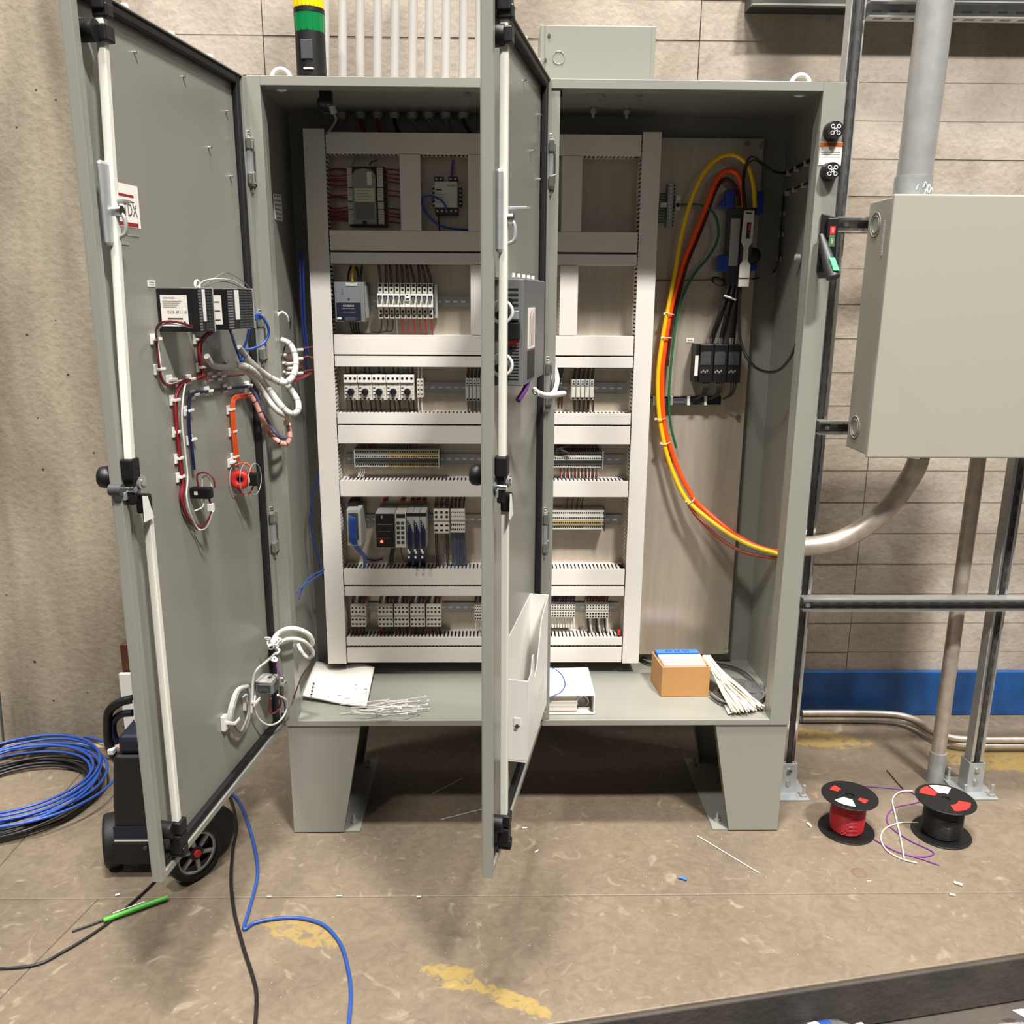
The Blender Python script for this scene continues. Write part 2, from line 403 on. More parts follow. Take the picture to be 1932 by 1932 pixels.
# back wall: lapped board-marked courses between vertical joints
wb = B(); wb.box(-3.5, 5, .815, .86, -.02, 3.2, HOLE); wall = struct('wall_back', wb)
zs = [0.02+.1225*i for i in range(27)]
seams = [-2.33, -.87, -.147, 1.313, 2.035, 3.5, 5.0]
for i, (z0, z1) in enumerate(zip(zs, zs[1:])):
    for j, (a, c) in enumerate(zip(seams, seams[1:])):
        k = random.uniform(-.0006, .0006); b = B()
        b.add([(a+.0016, .802+k, z0+.0002), (c-.0016, .802+k, z0+.0002), (c-.0016, .8036+k, z1), (a+.0016, .8036+k, z1), (a+.003, .83, z0+.0002), (c-.003, .83, z0+.0002), (c-.003, .83, z1), (a+.003, .83, z1)],
              [(0, 1, 2, 3), (4, 7, 6, 5), (0, 4, 5, 1), (3, 2, 6, 7), (0, 3, 7, 4), (1, 5, 6, 2)], WALLM)
        part(wall, 'panel', b)
b = B(); b.box(-.60, 5, .775, .7985, .001, PY(1700, 1268, .775).z, BASEB); struct('baseboard_back', b, .004)
b = B(); b.box(-3.5, -.60, .49, .797, -.02, 3.2, CONC); struct('wall_left', b, .006)
b = B(); b.box(-3.5, -.60, .455, .489, .001, .05, TANM); struct('baseboard_left', b, .004)

# ================================================================ CABINET
cab = thing('electrical_enclosure', 'large grey two-door steel control enclosure standing open on splayed sheet legs', 'enclosure', (W_/2, .22, 0))
RIN = W_-.0585; ZIN = ZT-.0227; LIN = .034; DEP = .448
b = B()
b.box(0, .003, 0, DEP, L_, ZT, GRAY); b.box(W_-.003, W_, 0, DEP, L_, ZT, GRAY)
b.box(.003, W_-.003, 0, DEP, ZT-.003, ZT, GRAY); b.box(.003, W_-.003, 0, DEP, L_, L_+.003, GRAY); b.box(.003, W_-.003, .012, DEP, FLZ-.002, FLZ, GRAY)
b.box(.003, W_-.003, DEP-.004, DEP, L_+.003, ZT-.003, GRAY)
part(cab, 'shell', b)
b = B()
b.box(0, LIN, -.003, .022, L_, ZT, GRAY); b.box(RIN, W_, -.003, .022, L_, ZT, GRAY)
b.box(LIN, RIN, -.003, .022, ZIN, ZT, GRAY); b.box(LIN, RIN, -.003, .012, L_, FLZ, GRAY)
b.box(LIN-.002, LIN, .022, .055, FLZ+.0005, ZIN, GRAY); b.box(RIN, RIN+.002, .022, .055, FLZ+.0005, ZIN, GRAY); b.box(LIN, RIN, .022, .05, ZIN, ZIN+.002, GRAY)
part(cab, 'face_frame', b, .004, label='grey front flange around the door openings')
b = B(); b.box(D2.h.x-.012, D2.h.x+.022, .001, .035, FLZ, ZIN, GRAY); part(cab, 'centre_post', b, .002)
b = B(); b.box(.085, 1.44, PL, PL+.003, .425, 2.098, GALV); b.box(.085, 1.44, PL+.003, PL+.018, .425, .43, GALV); b.box(.085, 1.44, PL+.003, PL+.018, 2.093, 2.098, GALV)
mp_ = part(cab, 'mounting_panel', b, label='bare galvanised mounting panel')
b = B()
for x, y in ((1408, 272), (1436, 277), (1369, 1226), (1392, 787)):
    p = PY(x, y, PL); b.cyl(p, p+V((0, -.008, 0)), .008, CHROME, 12)
part(mp_, 'bolt', b)
for x in (PY(530, 140, .05).x, PY(1511, 146, .05).x):
    b = B(); b.ring((x, .05, ZT+.003), (0, 1, 0), .024, .006, WHITE, 20); part(cab, 'lifting_eye', b)
# legs
for sgn in (0, 1):
    xt0, xt1, xb0, xb1 = (.004, .222, .004, .158) if sgn == 0 else (W_-.004, W_-.222, W_-.004, W_-.158)
    s_ = 1 if sgn == 0 else -1; b = B()
    for y0 in (.002, .44): b.prism([(xt0, y0, L_-.001), (xt1, y0, L_-.001), (xb1, y0, .004), (xb0, y0, .004)], (0, .003, 0), GRAY)
    b.box(min(xt0, xt0+s_*.003), max(xt0, xt0+s_*.003), .005, .44, .004, L_-.001, GRAY)
    b.prism([(xt1, .005, L_-.001), (xt1-s_*.003, .005, L_-.001), (xb1-s_*.003, .005, .004), (xb1, .005, .004)], (0, .03, 0), GRAY)
    b.prism([(xt1, .41, L_-.001), (xt1-s_*.003, .41, L_-.001), (xb1-s_*.003, .41, .004), (xb1, .41, .004)], (0, .03, 0), GRAY)
    x0, x1 = sorted((xt0, xb1+s_*.05)); b.box(x0, x1, .006, .438, .0008, .005, GRAY)
    lg = part(cab, 'leg', b)
    b = B()
    for yy in (.05, .39): b.cyl((xb1+s_*.025, yy, .005), (xb1+s_*.025, yy, .035), .006, ZINC, 10); b.cyl((xb1+s_*.025, yy, .005), (xb1+s_*.025, yy, .014), .011, ZINC, 6)
    part(lg, 'anchor_bolt', b)
# fittings in the cabinet ceiling
for (px, py) in ((644, 222), (680, 222), (712, 222), (744, 222), (778, 222), (809, 222), (841, 222), (874, 222)):
    p = PZ(px, py, ZT-.018); b = B(); b.cyl(p, p+V((0, 0, .014)), .018, ZINC, 12); b.cyl(p+V((0, 0, -.006)), p, .015, ZINC, 12); part(cab, 'locknut', b)
for (px, py) in ((1135, 195), (1205, 194), (1119, 222), (1182, 224), (1380, 182), (620, 200), (882, 195)):
    p = PZ(px, py, ZT-.03); b = B(); b.cyl(p, p+V((0, 0, .027)), .0045, ZINC, 8); b.cyl(p+V((0, 0, .012)), p+V((0, 0, .022)), .010, ZINC, 6); part(cab, 'ceiling_bolt', b)
# cables falling out of the ceiling fittings behind the top duct
for i, (mt, sx) in enumerate(((GRYW, -16), (REDW, 8), (REDW, 4), (BLKW, 8), (GRYW, 16), (GRYW, 14), (GRYW, 10), (BLKW, 14))):
    px = (644, 680, 712, 744, 778, 809, 841, 874)[i]
    t = PZ(px, 224, ZT-.024); b = B(); q = PY(px+sx, 246, PL-.03); q.z = 2.1005
    b.tube([t, t+V((sx*.0002, -.004, -.012)), (t+q)/2+V((0, .002, -.004)), q], .0055, mt, 8)
    part(cab, 'ceiling_cable', b)

p = PY(1053, 176, .03); b = B(); b.box(p.x-.008, p.x+.010, .023, .045, p.z-.008, p.z+.008, BLACK); b.cyl((p.x+.004, .034, p.z-.03), (p.x+.004, .034, p.z-.008), .004, CHROME, 8); part(cab, 'post_bolt', b)
t = thing('lamp_cord', 'black plug and grey cord hanging from the cabinet ceiling over the hinge-side duct', 'cord', PZ(618, 190, ZT-.02)); p = PZ(618, 186, ZT-.03)
b = B(); b.box(p.x-.02, p.x+.012, p.y-.012, p.y+.012, p.z-.012, p.z+.018, BLACK); b.cyl(p+V((.008, .012, -.014)), p+V((.012, .02, -.032)), .010, ZINC, 10); part(t, 'plug', b, .002)
b = B(); q = PY(609, 262, PL-.05); b.tube([p+V((.012, .02, -.03)), p+V((.008, .06, -.045)), V((q.x+.004, q.y, p.z-.05)), V((q.x, q.y, 2.106))], .0035, GRYW, 8); part(t, 'cord', b)
b = B(); b.tube([p+V((-.016, 0, .01)), p+V((-.026, .0, -.01)), p+V((-.016, .012, -.03)), p+V((.004, .016, -.03))], .003, BLKW, 8); part(t, 'cord_loop', b)
# ---------------------------------------------------------------- doors
def make_door(D, which):
    T = D; Lw = D.w; z0, z1 = L_+.004, ZT-.004
    b = B(T)
    b.box(0.001, Lw, -.023, -.021, z0, z1, GRAY)
    for (u0, u1, a, c) in ((Lw-.020, Lw, z0, z1), (.001, .026, z0, z1), (.026, Lw-.020, z0, z0+.016), (.026, Lw-.020, z1-.004, z1)):
        b.box(u0, u1, -.021, 0, a, c, GRAY)
    d = part(cab, 'door', b, .002)
    b = B(T); i0, i1, j0, j1 = .030, Lw-.024, z0+.018, z1-.0055; tk = .020
    for (u0, u1, a, c) in ((i0, i0+tk, j0, j1), (i0+tk, i1, j0, j0+tk), (i0+tk, i1, j1-tk, j1)):
        b.box(u0, u1, -.0205, -.0035, a, c, BLACKM)
    part(d, 'gasket', b, .005)
    return d
doorL = make_door(D1, 0); doorR = make_door(D2, 1)
def dpart(door, name, b, bevel=0., label=None): return part(door, name, b, bevel, False, label)
for D, dr, r0, rmid, r1, rend, gtop, gbot, hnd, hx in (
        (D1, doorL, (192, 50), (245, 870), (278, 960), (333, 1545), ((197, 60), (186, 58)), ((332, 1550), (333, 1585)), (262, 912), 188),
        (D2, doorR, (952, 60), (948, 865), (953, 960), (951, 1560), ((949, 38), (946, 92)), ((944, 1546), (945, 1580)), (945, 905), 905)):
    hu = .0075; vr = .012
    def rod_at(pa, pb): a = D.px(*pa, vr); c = D.px(*pb, vr); return lambda z: a[0]+(c[0]-a[0])*(z-a[1])/(c[1]-a[1])
    fU = rod_at(r0, rmid); fL = rod_at(r1, rend); zmA = D.px(*rmid, vr)[1]; zmB = D.px(*r1, vr)[1]
    for f_, za, zc_ in ((fU, zmA, ZT-.02), (fL, L_+.06, zmB)):
        b = B(D); b.prism([(f_(za)-hu, .004, za), (f_(za)+hu, .004, za), (f_(zc_)+hu, .004, zc_), (f_(zc_)-hu, .004, zc_)], (0, .016, 0), PEARL); dpart(dr, 'lock_rod', b, .002)
    for zz, s_ in ((ZT-.022, 1), (ZT-.082, 0), (L_+.108, 0), (L_+.068, 1)):
        b = B(D); u_ = (fU if zz > 1.2 else fL)(zz)
        if s_: b.box(u_-.017, u_+.017, -.0, .026, zz-.022, zz+.022, BLACK); b.box(u_-.01, u_+.012, .0, .03, zz-.034, zz-.01, BLACK)
        else:
            b.box(u_-.016, u_+.016, .004, .028, zz-.014, zz+.014, BLACK); uc = min(u_+.022, D.w-.042); b.cyl((uc, -.02, zz), (uc, .014, zz), .019, BLACK, 14)
        dpart(dr, 'rod_guide', b, .003)
    zc = (zmA+zmB)/2; u_ = fU(zmA)
    b = B(D); b.box(u_-.016, u_+.016, -.002, .024, zmA-.036, zmA+.006, BLACK); b.box(u_-.010, u_+.010, .002, .018, zmB+.02, zmA, BLACK)
    b.box(u_-.045, u_-.018, .004, .026, zmB-.004, zmB+.034, BLACK); dpart(dr, 'latch_cam', b, .004)
    b = B(D); b.cyl((u_+.022, -.021, zc), (u_+.022, .004, zc), .012, DGREY, 14); b.cyl((u_-.018, -.010, zc+.008), (u_-.018, .024, zc+.008), .015, ZINC, 16); b.cyl((u_-.018, .024, zc+.008), (u_-.018, .027, zc+.008), .009, CHROME, 6)
    b.box(u_-.04, u_+.02, -.016, .006, zc-.022, zc-.006, ZINC); b.cyl((u_+.006, 0, zc-.002), (u_+.006, .022, zc-.002), .007, CHROME, 10); dpart(dr, 'latch_body', b, .001)
    b = B(D); b.prism([(u_-.026, .026, zc-.022), (u_-.008, .026, zc-.018), (u_-.006, .026, zc-.072), (u_-.042, .026, zc-.070)], (0, .001, 0), WHITE); dpart(dr, 'hang_tag', b)
    # handle on the outer side
    o3 = D((u_, -.023, zc+.02)); b = B(); b.lathe(o3, -D.n, [(.001, 0), (.016, 0), (.015, .004), (.020, .007), (.0225, .016), (.021, .027), (.012, .032), (.001, .033)], BLACK, 18)
    dpart(dr, 'door_handle', b)
    # padlock hasp bracket high on the free edge
    hv = .032 if D is D1 else .055
    zp = D.px(190, 380, .02)[1] if D is D1 else D.px(940, 390, .02)[1]
    b = B(D); b.box(D.w-.055, D.w-.022, .0, .013, zp-.075, zp+.075, ZINC); dh = dpart(dr, 'hasp_plate', b, .012)
    b = B(D); b.prism([(D.w-.05, .008, zp+.004), (D.w-.05, hv, zp+.004), (D.w-.07, hv+.004, zp+.004), (D.w-.075, .01, zp+.004)], (0, 0, .006), ZINC); dpart(dr, 'hasp_arm', b, .001)
    b = B(D); b.tube([(D.w-.05, .012, zp-.012), (D.w-.05, .03, zp-.02), (D.w-.05, .032, zp-.05), (D.w-.05, .012, zp-.06)], .004, ZINC, 8); b.cyl((D.w-.048, .0, zp-.012), (D.w-.048, .03, zp-.012), .01, CHROME, 12); dpart(dr, 'hasp_loop', b)
    # hinges on the hinge edge
    for zz in ((ZT-.205), (L_+1.03 if D is D2 else L_+1.15), (L_+.61), (L_+.09)):
        b = B(D); b.box(.001, .027, .0, .009, zz-.06, zz+.06, ZINC); b.box(.001, .031, .0, .013, zz+.03, zz+.055, CHROME); b.box(.001, .031, .0, .013, zz-.055, zz-.03, CHROME); b.cyl((.004, .008, zz-.055), (.004, .008, zz+.055), .0055, CHROME, 10); b.cyl((.012, .0, zz+.07), (.012, .006, zz+.07), .006, CHROME, 8); b.cyl((.012, .0, zz-.07), (.012, .006, zz-.07), .006, CHROME, 8)
        b.box(.002, .014, .0, .014, zz+.025, zz+.05, CHROME); b.box(.002, .014, .0, .014, zz-.05, zz-.025, CHROME)
        dpart(dr, 'hinge', b, .0008)
    # weld studs
    b = B(D)
    for (u, z) in ((.09, ZT-.1), (.09, ZT-.25), (.3, ZT-.07), (.5, ZT-.07), (.2, ZT-.2)): b.cyl((u, -.021, z), (u, -.012, z), .0028, CHROME, 8)
    dpart(dr, 'weld_stud', b)
    b = B(D)
    for u in (.18, .36, .54): b.cyl((u, -.010, ZT-.004), (u, -.010, ZT+.004), .008, WHITE, 10)
    dpart(dr, 'door_bumper', b)
# sticker with logo on the left door
def sheet(D, x0, y0, x1, y1, v):
    a = D.px(x0, y0, v); c = D.px(x1, y1, v); return max(a[0], c[0]), min(a[0], c[0]), min(a[1], c[1]), max(a[1], c[1])
zA = D1.px(240, 348, -.021)[1]; uA = D1.px(214, 390, -.021)[0]; uB = D1.px(262, 390, -.021)[0]; zB = D1.px(240, 428, -.021)[1]
b = B(D1); b.box(uB, uA, -.0212, -.0204, zB, zA, PAPER)
um = (uA+uB)/2; ww = uA-uB
b.box(uB+ww*.2, uA-ww*.12, -.0204, -.0202, zA-.024, zA-.019, PRINTR)
b.box(uB+ww*.2, uA-ww*.15, -.0204, -.0202, zA-.034, zA-.031, PRINT)
b.text('TDX', (um-.012, -.02015, zA-.048), (-1, 0, 0), (0, 0, 1), .024, PRINT, ww*.55)
for k, (f0, f1, hh) in enumerate(((.1, .9, .008), (.1, .9, .003), (.1, .45, .006))): b.box(uA-ww*f1, uA-ww*f0, -.0204, -.0202, zA-.08-k*.018, zA-.08-k*.018+hh, PRINTG if k else PRINTR)
dpart(doorL, 'logo_sticker', b, 0, 'white sticker with red bar and dark lettering')
# ================================================================ WIRE DUCTS
YF = .325
def hduct(label, z0, z1, x0=.133, x1=1.056):
    t = thing('wire_duct', label, 'wire duct', ((x0+x1)/2, PL, z0), 'horizontal wire ducts of the back panel')
    b = B(); b.box(x0, x1, YF, YF+.004, z0, z1, DUCT); b.box(x0, x1, YF+.004, YF+.009, z0, z0+.0015, DUCT); b.box(x0, x1, YF+.004, YF+.009, z1-.0015, z1, DUCT); part(t, 'cover', b, .0012)
    b = B(); b.box(x0, x1, PL-.0022, PL-.0004, z0+.002, z1-.002, DUCT); b.box(x0, x1, PL-.016, PL-.002, z0+.002, z0+.0035, DUCT); b.box(x0, x1, PL-.016, PL-.002, z1-.0035, z1-.002, DUCT); part(t, 'base', b)
    b = B(); n = int((x1-x0)/.0125)
    for i in range(n):
        x = x0+.0125*i+.002
        for za in (z0+.002, z1-.0035): b.box(x, x+.0075, YF+.009, PL-.016, za, za+.0015, DUCT)
    part(t, 'fingers', b, stuff=True)
    b = B(); b.box(x0+.004, x1-.004, YF+.014, PL-.004, z0+.007, z1-.007, BLKW); part(t, 'wire_fill', b)  # solid dark block added for the packed wires, keeps the slots black
def vduct(label, x0, x1, z0, z1):
    t = thing('wire_duct', label, 'wire duct', ((x0+x1)/2, PL, z0), 'vertical wire ducts of the back panel')
    y = YF-.001
    b = B(); b.box(x0, x1, y, y+.004, z0, z1, DUCT); part(t, 'cover', b, .0012)
    b = B(); b.box(x0+.002, x1-.002, PL-.0022, PL-.0004, z0, z1, DUCT); b.box(x0+.002, x0+.0035, PL-.016, PL-.002, z0, z1, DUCT); b.box(x1-.0035, x1-.002, PL-.016, PL-.002, z0, z1, DUCT); part(t, 'base', b)
    b = B(); n = int((z1-z0)/.0125)
    for i in range(n):
        z = z0+.0125*i+.002
        for xa in (x0+.002, x1-.0035): b.box(xa, xa+.0015, y+.004, PL-.016, z, z+.0075, DUCT)
    part(t, 'fingers', b, stuff=True)
    b = B(); b.box(x0+.007, x1-.007, YF+.014, PL-.004, z0+.004, z1-.004, BLKW); part(t, 'wire_fill', b)  # same added dark block, stops light showing through the slots
HZ = [(250, 290, 'topmost horizontal white duct, directly under the cabinet ceiling'), (435, 473, 'wide white duct below the grey controller and relay module'),
      (477, 498, 'narrow white duct just above the power supply and circuit breakers'), (632, 669, 'wide white duct below the ten circuit breakers'),
      (672, 692, 'narrow white duct just above the rotary motor starters'), (779, 800, 'narrow white duct below the rotary motor starters'),
      (803, 837, 'wide white duct just above the long beige terminal strip'), (907, 937, 'white duct below the long beige terminal strip'),
      (1074, 1104, 'wide white duct below the black controller and blue-wired cards'), (1107, 1124, 'narrow white duct above the lowest row of relay terminal blocks'),
      (1203, 1218, 'narrow white duct below the lowest row of relay terminal blocks'), (1222, 1250, 'lowest wide white duct, just over the cabinet floor')]
hz = []
for y0, y1, lab in HZ:
    z1 = PY(750, y0, YF).z; z0 = PY(750, y1, YF).z; hz.append((z0, z1)); hduct(lab, z0, z1)
vduct('tall white vertical duct at the hinge side, from ceiling to cabinet floor', .068, .130, .427, 2.100)
vduct('tall white vertical duct beside the bare plate with the yellow and orange cables', 1.059, 1.115, .427, 2.100)
for (pa, pb, py, r, lab) in ((755, 794, 360, 0, 'short white vertical duct between grey controller and relay module'), (883, 921, 360, 0, 'short white vertical duct just past the relay module, partly behind door'),
                             (1060, 1098, 360, 0, 'short white vertical duct in the empty top bay past the door'), (888, 925, 565, 2, 'short white vertical duct at the end of the breaker rail, partly behind door'),
                             (1056, 1090, 565, 2, 'short white vertical duct in the empty second bay past the door')):
    vduct(lab, PY(pa, py, YF).x, PY(pb, py, YF).x, hz[r+1][1]+.001, hz[r][0]-.001)

# ---------------------------------------------------------------- rails
def rail(label, pyc, x0=.14, x1=1.05):
    zc = PY(850, pyc, PL-.008).z
    b = B(); b.box(x0, x1, PL-.0075, PL-.0065, zc-.0175, zc+.0175, STEEL)
    b.box(x0, x1, PL-.0065, PL-.0005, zc-.0125, zc-.0115, STEEL); b.box(x0, x1, PL-.0065, PL-.0005, zc+.0115, zc+.0125, STEEL)
    b.box(x0, x1, PL-.009, PL-.0075, zc-.0175, zc-.016, CHROME); b.box(x0, x1, PL-.009, PL-.0075, zc+.016, zc+.0175, STEEL)
    n = int((x1-x0)/.025)
    for i in range(n):
        x = x0+.006+.025*i; b.box(x, x+.014, PL-.0077, PL-.0076, zc-.003, zc+.003, WHITE)
    single('din_rail', b, label, 'mounting rail', group='mounting rails of the back panel')
    return zc
rail('steel mounting rail carrying the power supply and breakers', 569, .14, PY(888, 569, PL).x-.002)
rail('steel mounting rail carrying the rotary motor starters', 731)
rail('steel mounting rail carrying the long beige terminal strips', 866)
rail('steel mounting rail carrying the black controller', 980)
rail('steel mounting rail carrying the lowest relay terminal blocks', 1146)

# ================================================================ ROW 1
def dev(name, label, cat, rect, yf, group=None):
    rc = RC(*rect, yf); return thing(name, label, cat, ((rc[0]+rc[1])/2, PL, rc[2]), group), rc
# grey controller
t, rc = dev('process_controller', 'sage grey process controller with dark screen, red wires both sides', 'controller', (656, 313, 727, 427), .36)
b = B(); x0, x1, z0, z1 = rc; b.box(x0, x1, .372, PL-.0006, z0, z1, DGREY); part(t, 'base', b, .002)
f = RC(665, 317, 709, 423, .345); b = B(); zm = f[3]-.018
b.prism([(f[0], .345, f[2]), (f[1], .345, f[2]), (f[1], .345, zm), (f[1]-.012, .345, f[3]-.004), ((f[0]+f[1])/2, .345, f[3]), (f[0]+.012, .345, f[3]-.004), (f[0], .345, zm)], (0, .027, 0), SAGE); bd = part(t, 'body', b, .002)
s = RC(671, 382, 706, 414, .343); b = B(); box_rc(b, s, .3435, .345, MGREY); part(bd, 'screen', b)
s = RC(669, 355, 706, 381, .343); b = B(); box_rc(b, s, .3442, .345, CREAM)
for k in range(4): b.box(s[0]+.005, s[1]-.012-.006*(k % 2), .3438, .3443, s[3]-.008-k*.008, s[3]-.006-k*.008, PRINTG)
part(bd, 'label', b)
s = RC(692, 324, 701, 349, .343); b = B(); box_rc(b, s, .3440, .345, WHITE); part(bd, 'label', b, .003)
for sx, (a, c) in ((0, (655, 664)), (1, (711, 722))):
    for k, (ya, yb) in enumerate(((316, 353), (355, 379), (381, 394), (396, 423))):
        s = RC(a+k*.9, ya, c+k*.9, yb, .355); b = B(); box_rc(b, s, .355, .374, CREAM)
        for i in range(3): b.box(s[0]+.003, s[1]-.003, .3545, .355, s[3]-.006-i*.008, s[3]-.004-i*.008, PRINTG)
        part(t, 'terminal_plug', b, .001)
b = B(); p = PY(688, 421, .343); b.box(p.x-.006, p.x+.006, .342, .346, p.z-.003, p.z+.006, BLACK); part(t, 'release_tab', b)
for k, py in enumerate((322, 330, 336, 342, 350, 368, 374, 391, 399, 406, 411, 416)):
    b = B(); mt = REDW if k % 3 else BURG; j = random.uniform(-3, 3); b.tube(pys([(621, py+j), (636, py+random.uniform(-3, 3)), (657, py)], .365), .0024 if k % 4 else .0042, mt, 6); part(t, 'wire', b)
for k, py in enumerate((321, 330, 337, 345, 361, 371, 395, 404, 410, 420)):
    b = B(); mt = REDW if k % 2 else BURG; b.tube(pys([(722, py-1), (738, py-1), (757, py+(3 if k in (2, 3) else 1))], .362), .0022, mt, 6); part(t, 'wire', b)
b = B(); b.tube(pys([(664, 312), (668, 306), (670, 298), (673, 290)], .365), .003, GRYW, 6); b.tube(pys([(697, 312), (702, 305), (712, 303)], .365), .003, DGREY, 6); part(t, 'wire', b)
# relay module
t, rc = dev('relay_module', 'cream relay module with black terminals and looping blue wire', 'relay', (818, 333, 864, 405), .35)
b = B(); f = RC(820, 342, 863, 391, .35); box_rc(b, f, .35, PL-.008, CREAM); bd = part(t, 'body', b, .002)
b = B(); b.text('SA-0Y0', ((f[1]-.018), .3492, f[3]-.012), (1, 0, 0), (0, 0, 1), .006, PRINT); b.box(f[0]+.004, f[0]+.022, .3492, .3497, f[3]-.026, f[3]-.022, PRINT)
for k in range(4): b.box(f[0]+.004, f[0]+.03-.004*k, .3492, .3497, f[3]-.038-k*.008, f[3]-.0365-k*.008, PRINTG)
part(bd, 'printing', b)
for (a, c, e, g_) in ((819, 333, 836, 342), (846, 333, 863, 342), (821, 391, 864, 405)):
    s = RC(a, c, e, g_, .362); b = B(); box_rc(b, s, .362, PL-.008, DGREY); n = max(2, round((s[1]-s[0])/.013))
    for i in range(n): xx = s[0]+(i+.5)*(s[1]-s[0])/n; b.cyl((xx, .3612, (s[2]+s[3])/2), (xx, .3622, (s[2]+s[3])/2), .0034, CHROME, 8)
    part(t, 'terminal_block', b, .001)
for xx in (816, 866):
    s = RC(xx, 352, xx+5, 388, .37); b = B(); box_rc(b, s, .37, PL-.008, BLACK)
    for i in range(5): b.cyl(((s[0]+s[1])/2, .369, s[2]+.006+i*.012), ((s[0]+s[1])/2, .371, s[2]+.006+i*.012), .003, CHROME, 8)
    part(t, 'side_terminal', b)
b = B(); b.tube(pys([(843, 396), (838, 384), (828, 375), (815, 370), (803, 371), (797, 378), (800, 393), (811, 410), (828, 424), (850, 431), (884, 434)], .34), .0032, BLUEW, 8); part(t, 'wire', b, label='looping dark blue wire')
b = B(); b.tube(pys([(855, 302), (853, 320), (852, 333)], .36), .0042, PURW, 8); b.tube(pys([(827, 405), (828, 420), (829, 436)], .36), .0022, BLKW, 6); part(t, 'wire', b)

# ================================================================ ROW 2
t, rc = dev('power_supply', 'grey and navy power supply unit beside the circuit breakers', 'power supply', (632, 531, 688, 608), .30)
x0, x1, z0, z1 = RC(632, 532, 688, 607, .30)
b = B(); b.box(x0, x1, .30, PL-.008, z0, z1, MGREY); b.box(x1-.0005, x1+.0005, .315, .39, z0+.01, z1-.01, LGREY); bd = part(t, 'housing', b, .003)
b = B(); b.box(x0+.004, x1-.012, .2985, .3015, z0+.004, z0+.055, NAVY); b.text('HOGEXUS', ((x0+x1)/2-.004, .298, z0+.047), (1, 0, 0), (0, 0, 1), .005, WHITE)
b.box(x0+.02, x1-.03, .298, .2986, z0+.038, z0+.0388, PRINTG); b.box(x0+.024, x1-.028, .298, .2986, z0+.028, z0+.0288, PRINTG); b.box(x0+.005, x0+.018, .298, .2986, z0+.007, z0+.013, WHITE); part(bd, 'faceplate', b)
b = B(); b.box(x0+.004, x1-.012, .2985, .3015, z0+.056, z1-.014, MGREY); b.box(x0+.034, x1-.02, .297, .3015, z1-.012, z1-.003, LGREY); b.cyl((x0+.042, .2985, z0+.067), (x0+.042, .2975, z0+.067), .004, DGREY, 12)
for k in range(4): b.box(x0+.02, x0+.027, .298, .2986, z0+.08+k*.005, z0+.0815+k*.005, PRINT)
part(bd, 'cover_panel', b, .001)
b = B(); b.box(x0+.028, x1-.03, .296, .302, z0+.003, z0+.014, DGREY)
for k in range(4): b.cyl((x0+.034+k*.010, .2955, z0+.008), (x0+.034+k*.010, .2965, z0+.008), .0036, CHROME, 8)
part(t, 'terminal_block', b)
for px, mt, r, top in ((657, BLKW, .0035, (662, 503)), (665, YELW, .004, (668, 500)), (676, BLKW, .0035, (672, 505)), (681, BLKW, .0035, (683, 502))):
    b = B(); b.tube([PY(px, 531, .34), PY(px, 520, .345), PY((px+top[0])/2, 510, .36), PY(*top, .375)], r, mt, 6); part(t, 'wire', b)
for k in range(4):
    b = B(); b.tube(pys([(661+k*5, 608), (663+k*4.5, 620), (668+k*4, 629), (690, 630-k*.3), (715, 631)], .33), .0026, BLKW, 6); part(t, 'wire', b)
